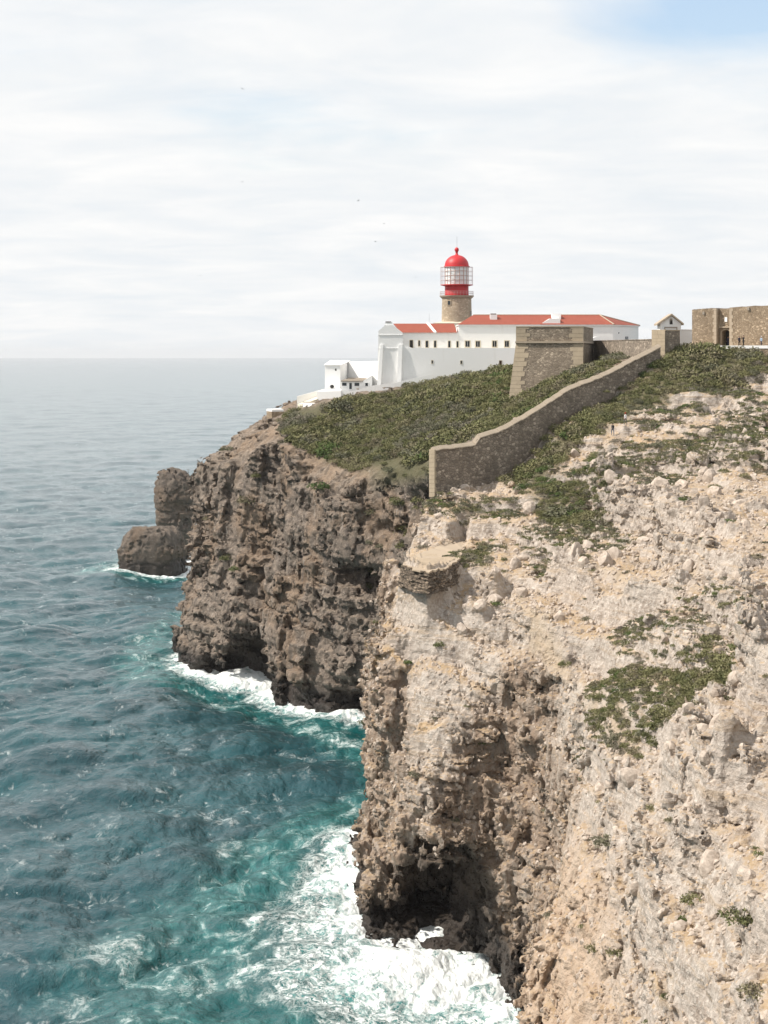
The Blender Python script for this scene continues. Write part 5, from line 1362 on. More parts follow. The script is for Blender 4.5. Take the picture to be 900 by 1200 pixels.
# ---------------------------------------------------------------- scrub, shrubs, stones
def leaf_cloud(seed, lobes, n, size, flat=0.75, up=0.35):
    """many small folded leaf sprays over a few uneven lobes: a crown with gaps, no smooth ball"""
    r = np.random.default_rng(seed); vs = []; fs = []
    L = [(0, 0, 0.0, 1.0)] + [(r.uniform(-.75, .75), r.uniform(-.75, .75), r.uniform(-.1, .25), r.uniform(.35, .65)) for _ in range(lobes)]
    tot = sum(l[3] ** 2 for l in L)
    for (lx, ly, lz, lr) in L:
        for _ in range(int(n * lr * lr / tot)):
            d = r.standard_normal(3); d[2] = abs(d[2]) * 0.9 - 0.12; d /= np.linalg.norm(d)
            q = np.array([lx, ly, lz]) + d * lr * r.uniform(.72, 1.06) * np.array([1, 1, flat])
            u = np.cross(d, r.standard_normal(3)); u /= np.linalg.norm(u) + 1e-6
            w = np.cross(d, u) + d * r.uniform(-.5, .9); w /= np.linalg.norm(w)
            s = size * r.uniform(.55, 1.25)
            b = len(vs)
            vs += [q - u * s * .45, q + w * s * .15 - d * s * .12, q + u * s * .45, q + w * s + d * s * up]
            fs += [(b, b + 1, b + 3), (b + 1, b + 2, b + 3)]
    me = bpy.data.meshes.new('leaf_cloud'); me.from_pydata([tuple(v) for v in vs], [], fs)
    return me
def twigs(seed, n=9):
    r = random.Random(seed); m = MB()
    for _ in range(n):
        a = r.uniform(0, 6.28); e = r.uniform(.35, 1.2); l = r.uniform(.7, 1.05)
        m.tube((0, 0, -.15), (l * math.cos(a) * math.cos(e), l * math.sin(a) * math.cos(e), l * math.sin(e) * .8), .022, 4)
    return m.mesh('woody_stems', M['twig'])
CROWNS = [leaf_cloud(20 + k, 4 + k % 3, 420, 0.20) for k in range(5)]
LOW = [leaf_cloud(60 + k, 5, 260, 0.20, 0.38) for k in range(3)]
TW = [twigs(k) for k in range(3)]
def sample_ground(V, Q, cond, n, seed, minz=0.3):
    r = np.random.default_rng(seed)
    c = V[Q].mean(1)
    e1 = V[Q[:, 2]] - V[Q[:, 0]]; e2 = V[Q[:, 3]] - V[Q[:, 1]]
    nn = np.cross(e1, e2); ar = np.linalg.norm(nn, axis=1) + 1e-9; nz = nn[:, 2] / ar
    nz = np.where(np.median(nz) < 0, -nz, nz)
    w = ar * cond(c) * (nz > minz)
    cs = np.cumsum(w); pick = np.searchsorted(cs, r.random(n) * cs[-1])
    pick = np.clip(pick, 0, len(c) - 1)
    return c[pick], nz[pick]
def thin(P, rad, seed=0):          # drop points closer than rad to one already kept
    keep = []; grid = {}
    for i, p in enumerate(P):
        k = (int(p[0] // rad), int(p[1] // rad)); ok = True
        for a in (-1, 0, 1):
            for b in (-1, 0, 1):
                for j in grid.get((k[0] + a, k[1] + b), ()):
                    if (P[j][0] - p[0]) ** 2 + (P[j][1] - p[1]) ** 2 < rad * rad: ok = False; break
        if ok: keep.append(i); grid.setdefault(k, []).append(i)
    return np.array(keep, int)
def polymask(polys, w):
    g = np.zeros_like(GXX, dtype='f4')
    for p in polys: g = np.maximum(g, soft_poly(p, w))
    return g
# footprints kept free of plants
CLEAR = np.zeros_like(GXX, dtype='f4')
def clear_poly(p, w=0.6):
    global CLEAR
    CLEAR = np.maximum(CLEAR, soft_poly(p, w))
clear_poly([tuple(v) for v in (FLb, FRb, BRb, BLb)])
clear_poly([wp(-.5, .5, 0)[:2], wp(47, .5, 0)[:2], wp(47, -2.0, 0)[:2], wp(-.5, -2.0, 0)[:2]])
clear_poly([(4.44, 422.18), (60, 421), (60, 468), (4.44, 468.0)])
clear_poly([(-2.38, 417.3), (4.4, 417.3), (4.4, 444.6), (-2.38, 444.6)])
clear_poly([(-18.8, 415.35), (-13.25, 405.6), (-9.31, 414.38), (-2.38, 417.3), (-1.97, 448.5), (-13.8, 456.3)])
clear_poly([(-26.06, 427.05), (-22.35, 429.0), (-23.34, 444.6), (-26.84, 444.6)])
clear_poly([pp_(-1.5, 1.8, 0)[:2], pp_(PL, 1.2, 0)[:2], pp_(PL, -25, 0)[:2], pp_(-1, -25, 0)[:2]])
clear_poly([tuple(p) for p in (c0_ + n_ * .4, c1_ + n_ * .4, c1_ - n_ * 2, c0_ - n_ * 2)])
FREE = 1 - CLEAR
FOOT = [  # walkers stand here
 (33.39,283.5), (35.55,285.9)]
for fx, fy in FOOT: FREE = np.minimum(FREE, np.clip(np.hypot(GXX - fx, GYY - fy) / 1.6 - .7, 0, 1))
FREE = FREE.astype('f4')
PATCH = [  # looser low scrub on the rocky slope
 MATS,
 [(30.02,195.2),(32.18,190.2),(32.13,182.8),(29.76,187.1)], [(25.53,207.5),(28.84,191.9),(28.35,184.3),(24.79,194.5)],
 [(10.47,250.7),(14.09,256.5),(14.16,247.8),(11.64,240.9),(8.52,242.3)], [(7.42,272.5),(11.29,270.4),(11.47,266.4),(7.09,268.9)], [(13.11,271.3),(17.61,267.2),(17.67,261.1),(13.91,263.7)],
 [(21.77,272.2),(29.96,272.7),(27.8,247.1),(24.9,246.4),(21.51,257.6)],
]
STREAK = [[(30.87,281.0),(40.24,295.4),(51.3,307.2),(60.79,308.1),(47.98,243.2),(42.95,257.2),(33.85,248.5),(29.1,264.9)], [(18.86,252.4),(26.88,244.7),(27.31,230.2),(19.88,238.1)]]
def gn_scatter(name, pts, rot, scl, meshes, mats, idx, sclz=None):
    """one object for growth or rubble nobody could count: meshes set out on points by geometry nodes"""
    n = len(pts)
    me = bpy.data.meshes.new(name); me.vertices.add(n); me.vertices.foreach_set('co', np.ascontiguousarray(pts, 'f4').ravel())
    a = me.attributes.new('turn', 'FLOAT_VECTOR', 'POINT'); a.data.foreach_set('vector', np.ascontiguousarray(rot, 'f4').ravel())
    sc3 = np.repeat(np.asarray(scl, 'f4')[:, None], 3, 1) if np.ndim(scl) == 1 else np.asarray(scl, 'f4')
    a = me.attributes.new('size', 'FLOAT_VECTOR', 'POINT'); a.data.foreach_set('vector', np.ascontiguousarray(sc3).ravel())
    a = me.attributes.new('which', 'INT', 'POINT'); a.data.foreach_set('value', np.asarray(idx, 'i4'))
    o = bpy.data.objects.new(name, me); COL.objects.link(o); o['kind'] = 'stuff'
    col = bpy.data.collections.new(name + '_pieces')
    for k, (m_, mt) in enumerate(zip(meshes, mats)):
        m2 = m_.copy(); m2.materials.clear(); m2.materials.append(mt)
        q = bpy.data.objects.new('%s_piece_%02d' % (name, k), m2); col.objects.link(q)
    ng = bpy.data.node_groups.new(name, 'GeometryNodeTree')
    ng.interface.new_socket('Geometry', in_out='INPUT', socket_type='NodeSocketGeometry'); ng.interface.new_socket('Geometry', in_out='OUTPUT', socket_type='NodeSocketGeometry')
    gi = ng.nodes.new('NodeGroupInput'); go = ng.nodes.new('NodeGroupOutput')
    ci = ng.nodes.new('GeometryNodeCollectionInfo'); ci.inputs['Collection'].default_value = col; ci.inputs['Separate Children'].default_value = True; ci.inputs['Reset Children'].default_value = True
    ip = ng.nodes.new('GeometryNodeInstanceOnPoints'); ip.inputs['Pick Instance'].default_value = True
    def attr(nm, ty):
        q = ng.nodes.new('GeometryNodeInputNamedAttribute'); q.data_type = ty; q.inputs['Name'].default_value = nm; return q.outputs['Attribute']
    ng.links.new(gi.outputs[0], ip.inputs['Points']); ng.links.new(ci.outputs[0], ip.inputs['Instance'])
    ng.links.new(attr('which', 'INT'), ip.inputs['Instance Index']); ng.links.new(attr('turn', 'FLOAT_VECTOR'), ip.inputs['Rotation']); ng.links.new(attr('size', 'FLOAT_VECTOR'), ip.inputs['Scale'])
    ng.links.new(ip.outputs[0], go.inputs[0])
    md = o.modifiers.new('scatter', 'NODES'); md.node_group = ng
    return o
Vall, Qall = join_arr([(Vn, Qn), (Vm, Qm), (Vf, Qf)])
rg = np.random.default_rng(77)
tex0 = vol(FB1, GXX.astype('f4'), GYY.astype('f4'), np.full(GXX.shape, 17.0, 'f4'), 22.0)
# dense scrub on the headland and beside the wall
PATCHY = polymask(PATCH[:1] + [PATCH[6]], 2.0)
PATCHY = (PATCHY * np.clip(0.95 + 0.5 * tex0, 0.3, 1)).astype('f4')
DENSE = np.maximum(polymask(SCRUB, 3.0), 0.9 * PATCHY) * FREE
P1, _ = sample_ground(Vall, Qall, lambda c: bil(DENSE, c[:, 0], c[:, 1]) ** 1.1, 60000, 5, 0.1)
k1 = thin(P1, 0.75); P1 = P1[k1]; P1 = np.concatenate([P1[bil(PATCHY, P1[:, 0], P1[:, 1]) > .3], (lambda q: q[thin(q, 1.1)])(P1[bil(PATCHY, P1[:, 0], P1[:, 1]) <= .3])])
n = len(P1)
lump = vol(FB1, P1[:, 0], P1[:, 1], np.full(n, 2.0, 'f4'), 40.0)
scl = np.clip(1.55 + 0.7 * lump, 1.0, 3.0) * rg.uniform(.7, 1.3, n)
nearwall = np.clip(0.72 + (P1[:, 1] - 293) / 214, 0.6, 1.05); scl *= nearwall * (1 - 0.30 * bil(PATCHY, P1[:, 0], P1[:, 1]))
rot = np.stack([rg.normal(0, .12, n), rg.normal(0, .12, n), rg.uniform(0, 6.28, n)], 1)
tone = vol(FB1, P1[:, 0] + 31, P1[:, 1], np.full(n, 7.0, 'f4'), 60.0) + rg.normal(0, .45, n)
mt = np.where(tone > 0.55, 1, np.where(tone < -1.5, 2, 0))
idx = mt * 5 + rg.integers(0, 5, n)
gn_scatter('scrub', P1 + np.array([0, 0, .05]), rot, scl, CROWNS * 3, [M['leaf']] * 5 + [M['leaf_grey']] * 5 + [M['leaf_bright']] * 5, idx)
# low mats of scrub between the rocks
LOOSE = np.maximum(polymask(PATCH, 3.0), 0.75 * polymask(STREAK, 5.0)) * FREE
tex = vol(FB2, GXX.astype('f4') * .7 + GYY.astype('f4') * .25, GYY.astype('f4') * 1.0, np.full(GXX.shape, 4.0, 'f4'), 36.0)
LOOSE = LOOSE * np.clip(0.35 + 0.9 * tex, 0, 1) + polymask(PATCH, 3.0) * FREE * 0.4
P2, _ = sample_ground(Vall, Qall, lambda c: bil(LOOSE.astype('f4'), c[:, 0], c[:, 1]) ** 1.4, 18000, 6, 0.40)
k2 = thin(P2, 0.55); P2 = P2[k2]; n = len(P2)
rot = np.stack([rg.normal(0, .15, n), rg.normal(0, .15, n), rg.uniform(0, 6.28, n)], 1)
scl = rg.uniform(.32, .80, n) * np.clip(P2[:, 1] / 232, .6, 1.1)
gn_scatter('low_scrub', P2 - np.array([0, 0, .04]), rot, scl, LOW * 3, [M['leaf']] * 3 + [M['leaf_grey']] * 3 + [M['leaf_bright']] * 3, np.where(rg.random(n) < .45, 3, np.where(rg.random(n) < .12, 6, 0)) + rg.integers(0, 3, n))
# single shrubs one can pick out on the bare slope: each a thing with crown and stems
P3, _ = sample_ground(Vh, Qh, lambda c: (bil(FREE, c[:, 0], c[:, 1]) * (1 - bil(polymask(SCRUB, 3.0), c[:, 0], c[:, 1]))) * (in_reach(c[:, 0] + 4, c[:, 1])) * (c[:, 2] > 16) * np.clip(np.sin(c[:, 0] * .31) * np.sin(c[:, 1] * .23 + 1) + .55, .1, 1), 1300, 8, 0.5)
k3 = thin(P3, 2.1); P3 = P3[k3][:285]
def shrub(p, s, mat, label, group, low=False, sq=1.0):
    o = bpy.data.objects.new('shrub', None); COL.objects.link(o); o.location = p; o.rotation_euler = (0, 0, random.uniform(0, 6.28)); o.scale = (s, s, s * sq)
    tag(o, label, 'shrub', group, 'thing')
    key = ('c', random.randrange(5) if not low else 5 + random.randrange(3), mat)
    if key not in MESHC:
        m_ = (CROWNS + LOW)[key[1]].copy(); m_.name = 'crown'; m_.materials.clear(); m_.materials.append(M[mat]); MESHC[key] = m_
    c = bpy.data.objects.new('crown', MESHC[key]); COL.objects.link(c); c.parent = o
    t = bpy.data.objects.new('woody_stems', TW[random.randrange(3)]); COL.objects.link(t); t.parent = o
    if low: t.scale = (1, 1, .5)
    return o
MESHC = {}
def slope_zone(p):
    if p[1] > 255: return 'below the long wall'
    if p[0] < 19 and p[1] > 222: return 'near the flat sandy ledge'
    if p[1] > 170: return 'on the middle of the rocky slope'
    if p[0] < 20: return 'above the smooth tan rock face'
    return 'on the lower right of the slope'
KIND_WORD = {'leaf': 'olive', 'leaf_grey': 'grey-green', 'leaf_bright': 'bright green'}
for p in P3:
    s = random.uniform(.35, .85) * (0.65 + 0.35 * min(1.0, (p[1] - 98) / 136))
    mt_ = random.choice(['leaf', 'leaf_grey', 'leaf', 'leaf_bright']); lowish = random.random() < .7; zn = slope_zone(p)
    shape = 'flat spreading' if lowish else 'small rounded'
    shrub(tuple(p), s, mt_, '%s %s shrub standing alone among rocks %s' % (shape, KIND_WORD[mt_], zn), '%s %s shrubs %s' % (shape, KIND_WORD[mt_], zn), lowish, 1.0)
def ground_z(x_, y_):
    d = (Vall[:, 0] - x_) ** 2 + (Vall[:, 1] - y_) ** 2
    near_ = np.argsort(d)[:8]; return float(Vall[near_, 2].max())
NAMED = [  # shrubs the photograph singles out
 ((23.77,255.1), 2.6, 'leaf_grey', 'broad grey-green bush, largest mound on the slope below the long wall'),
 ((27.01,245.9), 1.7, 'leaf_grey', 'grey-green bush beside the largest mound, against the pale ledge'),
 ((23.9,265.3), 1.6, 'leaf', 'rounded bush just above the largest grey-green mound'),
 ((18.96,164.7), 1.1, 'leaf_grey', 'yellowish grey bush among big pale boulders, lower slope'),
 ((21.9,137.7), .9, 'leaf', 'green bush below the big dark-sided boulder, lower slope'),
 ((-38.75,599.9), 1.5, 'leaf', 'dark bush at the top left corner of the headland, beside the stone terrace'),
 ((-11.5,390.6), 2.3, 'leaf_bright', 'bright green bush on the headland rim, where the cleft begins'),
 ((-7.75,383.2), 1.9, 'leaf_grey', 'brownish grey bush on the headland rim beside the bright green one'),
 ((-34.82,430.6), 1.6, 'leaf_grey', 'grey-green bush on the step at the left end of the headland'),
 ((-39.36,432.7), 1.2, 'leaf', 'olive bush lowest on the step at the left end of the headland'),
 ((22.63,122.6), 1.2, 'leaf', 'green bush near the lower right corner of the slope'),
 ((21.39,111.9), 1.0, 'leaf', 'lowest green bush of the slope, at the right edge'),
]
for (gx_, gy_), s, mt_, lb in NAMED: shrub((gx_, gy_, ground_z(gx_, gy_) - .1), s, mt_, lb, None, False, .8)
# growth on the cape cliff and on the masonry
def plant_at(p, s, mat, lb, sq=.9):
    return shrub(p, s, mat, lb, None, False, sq)
plant_at((34.73,303.42,62.2), .55, 'leaf', 'dark round bush growing out of the face of the long wall')
plant_at((40.12,343.2,65.89), .55, 'leaf', 'dark little bush on the stub wall, the left one of two')
plant_at((41.87,347.1,66.7), .5, 'leaf', 'dark little bush on the stub wall, the right one of two')
CL = [((-31.79,446.55,34.25), 1.7, 'leaf', 'yellow-green tuft high on the left part of the headland cliff'), ((-35.0,432.9,22.53), 1.2, 'leaf', 'green tuft halfway down the left part of the headland cliff'),
      ((-33.14,430.95,20.28), 1.1, 'leaf_bright', 'small green tuft just below another, middle of the left cliff'), ((-12.43,382.2,41.8), 1.5, 'leaf_bright', 'bright green clump hanging in the cleft under the scrub'),
      ((-29.05,440.7,40.5), 1.0, 'leaf', 'olive tuft beside the yellow-green one on the left cliff')]
for (p, s, mt_, lb) in CL:
    # slide along the sight line of the image point, placed at a guessed depth, until it meets rock
    d = Vector(p) - Vector((0, 0, 68)); best = None
    tt = np.linspace(.85, 1.15, 160); L_ = np.array([(0, 0, 68)]) + tt[:, None] * np.array([tuple(d)])
    fv = field(L_[:, 0].astype('f4'), L_[:, 1].astype('f4'), L_[:, 2].astype('f4'))
    hit = np.argmax(fv < 0) if (fv < 0).any() else len(tt) // 2
    pt = Vector(L_[hit]) - d.normalized() * 0.9 * s; plant_at(tuple(pt), s * 1.15, mt_, lb)

def stone_mesh(seed, sub=2):
    bm = bmesh.new(); bmesh.ops.create_icosphere(bm, subdivisions=sub, radius=1.0)
    r = np.random.default_rng(seed); sh = r.uniform(.65, 1.0, 3); pl = [(r.standard_normal(3), r.uniform(.45, .8)) for _ in range(9)]
    pl = [(a / np.linalg.norm(a), b) for a, b in pl]
    for v in bm.verts:
        c = np.array(v.co)
        for a, b in pl:
            d = c @ a
            if d > b: c = c - a * (d - b) * .9
        c = c * sh + r.normal(0, .02, 3); v.co = Vector(c)
    me = bpy.data.meshes.new('boulder'); bm.to_mesh(me); bm.free(); me.materials.append(M['boulder']); return me
def boulder_material():
    m, t, b = newmat('loose_limestone')
    v = pos_map(t); oi = N(t, 'ShaderNodeObjectInfo')
    f = noise(t, v, 2.4, 6, .62); s = noise(t, v, 8, 4, .6)
    col = mixc(t, sstep(t, f, .35, .65), (0.33, 0.27, 0.22), (0.53, 0.455, 0.385))
    col = mixc(t, mth(t, 'MULTIPLY', oi.outputs['Random'], .5), col, (0.46, 0.39, 0.33))
    col = mixc(t, mth(t, 'MULTIPLY', sstep(t, s, .58, .7), .6), col, (0.16, 0.14, 0.12))
    LK(t, col, b.inputs['Base Color']); b.inputs['Roughness'].default_value = .92; b.inputs['Specular IOR Level'].default_value = .2
    bump(t, b, mth(t, 'ADD', f, mth(t, 'MULTIPLY', s, .4)), .7, .12); return m
M['boulder'] = boulder_material()
ST = [stone_mesh(k) for k in range(6)]; ST1 = [stone_mesh(30 + k, 1) for k in range(5)]
rb = np.random.default_rng(31)
OPEN = (FREE * (1 - polymask(PATCH, 2.0)) * (1 - polymask(SCRUB, 3.0)) * (1 - LEDGE)).astype('f4')
P4, _ = sample_ground(Vh, Qh, lambda c: bil(OPEN, c[:, 0], c[:, 1]) * in_reach(c[:, 0] + 3, c[:, 1]) * (c[:, 2] > 12), 42000, 12, .45)
n = len(P4)
sz = 0.07 + 0.52 * rb.random(n) ** 3.4
gn_scatter('rubble', P4, rb.uniform(0, 6.28, (n, 3)), np.stack([sz, sz * rb.uniform(.7, 1, n), sz * rb.uniform(.5, .9, n)], 1), ST1, [M['boulder']] * 5, rb.integers(0, 5, n))
P5, _ = sample_ground(Vh, Qh, lambda c: bil(OPEN, c[:, 0], c[:, 1]) * in_reach(c[:, 0] + 4, c[:, 1]) * (c[:, 2] > 18) * (bil(DG, c[:, 0], c[:, 1]) < -7.5) * (0.25 + bil(OUTCROP, c[:, 0], c[:, 1] + 2.2)), 2600, 13, .68)
P5 = P5[thin(P5, 1.5)][:295]
for p in P5:
    o = bpy.data.objects.new('boulder', ST[int(rb.integers(0, 6))]); COL.objects.link(o)
    s = (.5 + 1.2 * rb.random() ** 2.0) * (0.75 + 0.25 * min(1, (p[1] - 117) / 117))
    o.location = (p[0], p[1], p[2] + s * .12); o.rotation_euler = tuple(rb.uniform(0, 6.28, 3)); o.scale = (s, s * rb.uniform(.7, 1), s * rb.uniform(.6, .95))
    sz_ = 'large' if s > 1.0 else ('medium-sized' if s > .65 else 'small')
    tag(o, '%s pale limestone boulder lying loose %s' % (sz_, slope_zone(p)), 'boulder', '%s loose boulders %s' % (sz_, slope_zone(p)), 'thing')
print('plants and stones', round(time.time() - T0, 1))

# ---------------------------------------------------------------- people and birds
def skin_mesh(name, nodes, links, root=0, sub=1):
    """one continuous skinned body from joints (x, y, z, rx, ry) and bones"""
    me = bpy.data.meshes.new(name); me.from_pydata([n[:3] for n in nodes], links, [])
    o = bpy.data.objects.new(name, me); COL.objects.link(o)
    md = o.modifiers.new('skin', 'SKIN'); md.use_smooth_shade = True
    for v, n in zip(me.skin_vertices[0].data, nodes): v.radius = (n[3], n[4] if len(n) > 4 else n[3])
    me.skin_vertices[0].data[root].use_root = True
    s = o.modifiers.new('sub', 'SUBSURF'); s.levels = sub; s.render_levels = sub
    dg = bpy.context.evaluated_depsgraph_get()
    res = bpy.data.meshes.new_from_object(o.evaluated_get(dg)); res.name = name
    bpy.data.objects.remove(o); bpy.data.meshes.remove(me)
    return res
def cloth(name, c): return plain(name, c, .85, .12, 4.0)
SKIN = cloth('skin', (0.42, 0.26, 0.19)); HAIR = cloth('dark_hair', (0.03, 0.022, 0.018))
def person(loc, turn, label, top, legs, stride=.12, arm='down', head_turn=0.0, hat=None, hair=HAIR, short=False, scale=1.0, pack=None):
    N_ = []; E_ = []
    def nd(*a): N_.append(a); return len(N_) - 1
    def bone(a, b): E_.append((a, b))
    pel = nd(0, 0, .95, .13, .105); wa = nd(0, 0, 1.10, .125, .095); chs = nd(0, -.01, 1.30, .155, .11); nk0 = nd(0, .0, 1.45, .07, .065); nk = nd(0, -.005, 1.53, .052, .052)
    hd = nd(0, -.02, 1.62, .078, .088); ht_ = nd(0, -.015, 1.71, .068, .078); ns = nd(0, -.105, 1.615, .016, .016)
    for a, b in ((pel, wa), (wa, chs), (chs, nk0), (nk0, nk), (nk, hd), (hd, ht_), (hd, ns)): bone(a, b)
    for sd in (-1, 1):
        ear = nd(sd * .088, .0, 1.63, .016, .022); bone(hd, ear)
        st = stride * sd
        hp = nd(sd * .095, 0, .90, .095); kn = nd(sd * .10, -st * .75 - .02, .50, .062); an_ = nd(sd * .10, -st * .6 + .03, .085, .043); to = nd(sd * .12, -st * .6 - .14, .045, .04, .03)
        bone(pel, hp); bone(hp, kn); bone(kn, an_); bone(an_, to)
        shd = nd(sd * .19, 0, 1.42, .065)
        if arm == 'camera': el = (sd * .25, -.12, 1.18); wr = (sd * .10, -.33, 1.45)
        elif arm == 'phone' and sd > 0: el = (sd * .26, -.10, 1.20); wr = (sd * .12, -.28, 1.40)
        else: el = (sd * .25, .03 + st * .3, 1.15); wr = (sd * .26, -.08 + st * .5, .92)
        e_ = nd(*el, .046); w_ = nd(*wr, .030)
        bone(chs, shd); bone(shd, e_); bone(e_, w_)
        dv = (Vector(wr) - Vector(el)).normalized(); sdv = Vector((0, 1, 0)) if abs(dv.y) < .9 else Vector((1, 0, 0)); sdv = (sdv - dv * sdv.dot(dv)).normalized()
        pm_ = Vector(wr) + dv * .07; pi_ = nd(*pm_, .036, .02); bone(w_, pi_)
        cu = dv.cross(sdv) * (-sd)
        for q, ln in zip((-1.5, -.5, .5, 1.5), (.066, .078, .074, .058)):
            k_ = nd(*(pm_ + sdv * q * .018 + dv * .045), .0095); f_ = nd(*(pm_ + sdv * q * .02 + dv * (.045 + ln * .6) + cu * .022), .008); bone(pi_, k_); bone(k_, f_)
        t1 = nd(*(Vector(wr) + dv * .035 - sdv * .045), .010); t2 = nd(*(Vector(wr) + dv * .085 - sdv * .06 + cu * .015), .009); bone(w_, t1); bone(t1, t2)
    me = skin_mesh('person', N_, E_, pel)
    me.materials.clear()
    for m_ in (top, legs, SKIN, cloth('shoes', (.05, .045, .04))): me.materials.append(m_)
    wrs = [Vector(N_[i][:3]) for i in range(len(N_)) if N_[i][3] == .030]
    for p in me.polygons:
        c = p.center
        k = 0
        if c.z < .09: k = 3
        elif c.z < .96: k = 1
        if c.z > 1.50: k = 2
        if min((c - w).length for w in wrs) < .17 and (c.z < .95 or arm != 'down') and min((c - w).length for w in wrs) < .14: k = 2
        if short and .12 < c.z < .45: k = 2
        p.material_index = k; p.use_smooth = True
    o = bpy.data.objects.new('person', me); COL.objects.link(o); o.location = loc; o.rotation_euler = (0, 0, turn); o.scale = (scale,) * 3
    tag(o, label, 'person', None, 'thing')
    def child(name, mb, mat):
        c = bpy.data.objects.new(name, mb.mesh(name, mat, (0, 0, 0), True)); COL.objects.link(c); c.parent = o; return c
    hm_ = MB()
    prof = [(.088, -.02), (.096, .04), (.088, .085), (.055, .125), (.012, .14)]
    hm_.lathe(prof, (0, .012, 1.635), 14)
    child('hair', hm_, hair)
    if hat: child('hat', MB().lathe([(.13, .0), (.13, .015), (.10, .02), (.098, .07), (.07, .11), (.01, .12)], (0, -.01, 1.68), 14), hat)
    ey = MB()
    for sd in (-1, 1): ey.lathe([(.002, -.012), (.011, 0), (.002, .012)], (sd * .034, -.092, 1.635), 8)
    child('eyes', ey, M['dark'])
    child('mouth', MB().box(-.025, .025, -.100, -.085, 1.562, 1.572), M['brown'])
    if arm in ('camera',): child('camera', MB().box(-.07, .07, -.42, -.34, 1.44, 1.53).lathe([(.035, 0), (.035, .01)], (0, -.42, 1.485), 10), M['dark'])
    if pack: child('backpack', MB().hexa([(-.13, .10, 1.02), (.13, .10, 1.02), (.12, .24, 1.02), (-.12, .24, 1.02)], [(-.13, .09, 1.44), (.13, .09, 1.44), (.10, .20, 1.44), (-.10, .20, 1.44)]), pack)
    return o
navy = cloth('navy_cloth', (.02, .022, .05)); black = cloth('black_cloth', (.015, .015, .016)); jean = cloth('blue_denim', (.035, .07, .13)); white_ = cloth('white_cloth', (.78, .76, .76))
lblue = cloth('pale_blue_cloth', (.34, .45, .58)); redc = cloth('red_cloth', (.55, .06, .03)); grey_ = cloth('grey_cloth', (.12, .11, .11))
pz = PATH_Z
person((59.57, 325.65, pz), R(25), 'person in dark navy clothes beside the photographer, in front of the fort wall', navy, black, .08)
person((60.35, 326.04, pz), R(-50), 'person in black raising a camera, in front of the fort wall', black, black, .08, 'camera', scale=1.06)
person((63.09, 324.68, pz), R(120), 'person in a pale blue jacket walking alone by the fort wall', lblue, navy, .2, hat=white_, scale=.96)
dp = fp(6.08, -1.6, pz)
person(dp, R(-20), 'person in dark clothes standing inside the arched doorway', navy, navy, .1)
w1 = FOOT[0]; w2 = FOOT[1]
person((*w1, ground_z(*w1) - .03), R(200), 'person in dark top and blue jeans walking up through the scrub', grey_, jean, .22, pack=black)
person((*w2, ground_z(*w2) - .03), R(215), 'person in a white shirt and red hat walking up through the scrub', white_, grey_, .22, hat=redc)
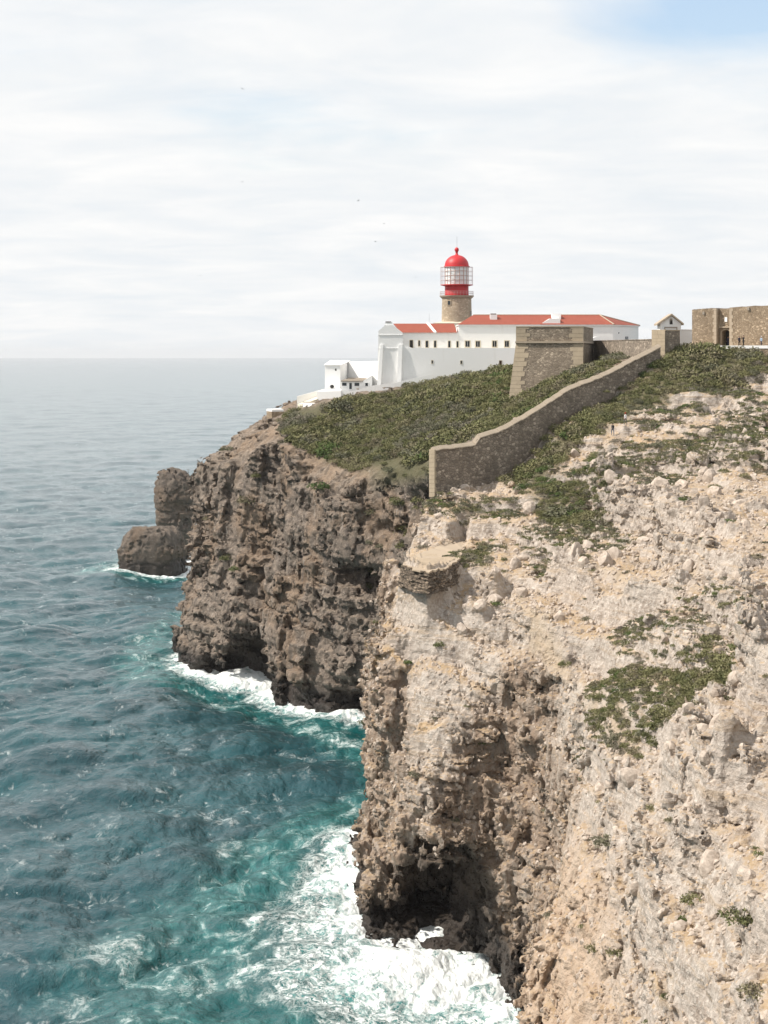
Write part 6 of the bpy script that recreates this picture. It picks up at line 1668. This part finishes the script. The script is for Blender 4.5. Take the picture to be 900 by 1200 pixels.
# gulls over the sea
def gull(p, span, turn, bank, label):
    o = thing('gull', label, 'bird', p, 'gulls in the sky')
    k = span / 1.2
    b = MB()
    ring = [(-.30, .012), (-.24, .05), (-.12, .075), (.02, .08), (.14, .062), (.20, .05), (.25, .03), (.30, .006)]
    n0 = 8
    for y_, r_ in ring:
        for i in range(n0):
            a = 2 * math.pi * i / n0; b.v.append((r_ * math.cos(a), -y_, r_ * .85 * math.sin(a)))
    for q in range(len(ring) - 1):
        for i in range(n0):
            j = (i + 1) % n0; b.f.append((q * n0 + i, q * n0 + j, (q + 1) * n0 + j, (q + 1) * n0 + i))
    w = []
    me = b.mesh('body', M['gull'], (0, 0, 0), True); bo = bpy.data.objects.new('body', me); COL.objects.link(bo); bo.parent = o
    for sd in (-1, 1):
        m_ = MB()
        st = [(.05, .10, -.10, .02), (.28, .13, -.06, .10), (.45, .08, -.05, .08), (.60, -.05, -.08, .02)]
        vs = []
        for (x_, yf, yb, z_) in st: vs += [(sd * x_, -yf, z_), (sd * x_, -yb, z_), (sd * x_, -(yf + yb) / 2, z_ + .018), (sd * x_, -(yf + yb) / 2, z_ - .004)]
        fs = []
        for q in range(3):
            a = q * 4; c = a + 4
            fs += [(a, c, c + 2, a + 2), (a + 2, c + 2, c + 1, a + 1), (a + 1, c + 1, c + 3, a + 3), (a + 3, c + 3, c, a)]
        fs += [(0, 2, 1, 3), (12, 14, 13, 15)]
        m_.add(vs, fs); wo = bpy.data.objects.new('wing', m_.mesh('wing', M['gull'], (0, 0, 0), True)); COL.objects.link(wo); wo.parent = o
    t_ = MB().add([(-.03, .28, 0), (.03, .28, 0), (.07, .42, .0), (-.07, .42, .0), (0, .3, .02), (0, .3, -.01)], [(0, 4, 3), (4, 2, 3), (4, 1, 2), (0, 3, 5), (5, 3, 2), (1, 5, 2)])
    to = bpy.data.objects.new('tail', t_.mesh('tail', M['gull'])); COL.objects.link(to); to.parent = o
    o.scale = (k, k, k); o.rotation_euler = (0, bank, turn)
M['gull'] = plain('gull_feathers', (0.10, 0.10, 0.11), .8)
for (p, tn, bk, lb) in (((-35.56,487.5,134.84), .6, .3, 'tiny dark gull, highest of all, upper left of the sky'), ((-45.52,624.0,123.66), 1.2, -.3, 'tiny gull straight below the highest one, left half of the sky'), ((-7.71,585.0,114.53), 2.2, .4, 'tiny gull in the middle of the sky, level above the group of three'),
        ((-60.8,643.5,94.3), .3, -.2, 'tiny gull low over the sea horizon, farthest to the left'), ((9.51,585.0,91.39), 2.9, .25, 'tiny gull flying just left of the red lantern'), ((-2.83,643.5,105.61), 1.7, .2, 'tiny gull left of the dome, lower one of a close pair'), ((0.0,663.0,112.87), .9, -.2, 'tiny gull left of the dome, upper one of a close pair')):
    gull(p, 1.25, tn, bk, lb)
print('life', round(time.time() - T0, 1))

# ---------------------------------------------------------------- sea haze: one even box of air round the camera and the whole scene
hm = bpy.data.materials.new('haze_air'); hm.use_nodes = True
ht = hm.node_tree; ht.nodes.clear()
ho = N(ht, 'ShaderNodeOutputMaterial'); hv = N(ht, 'ShaderNodeVolumePrincipled')
hv.inputs['Color'].default_value = (0.93, 0.96, 1.0, 1); hv.inputs['Density'].default_value = 0.00003; hv.inputs['Anisotropy'].default_value = 0.1
LK(ht, hv.outputs[0], ho.inputs['Volume'])
bm = bmesh.new(); bmesh.ops.create_cube(bm, size=1.0)
for v_ in bm.verts: v_.co = Vector((v_.co.x * 94000, v_.co.y * 94000, -4.0 if v_.co.z < 0 else 165.0))
me = bpy.data.meshes.new('haze'); bm.to_mesh(me); bm.free(); me.materials.append(hm)
hz = bpy.data.objects.new('haze', me); COL.objects.link(hz); setting(hz, 'haze', 'stuff')
print('script', round(time.time() - T0, 1))
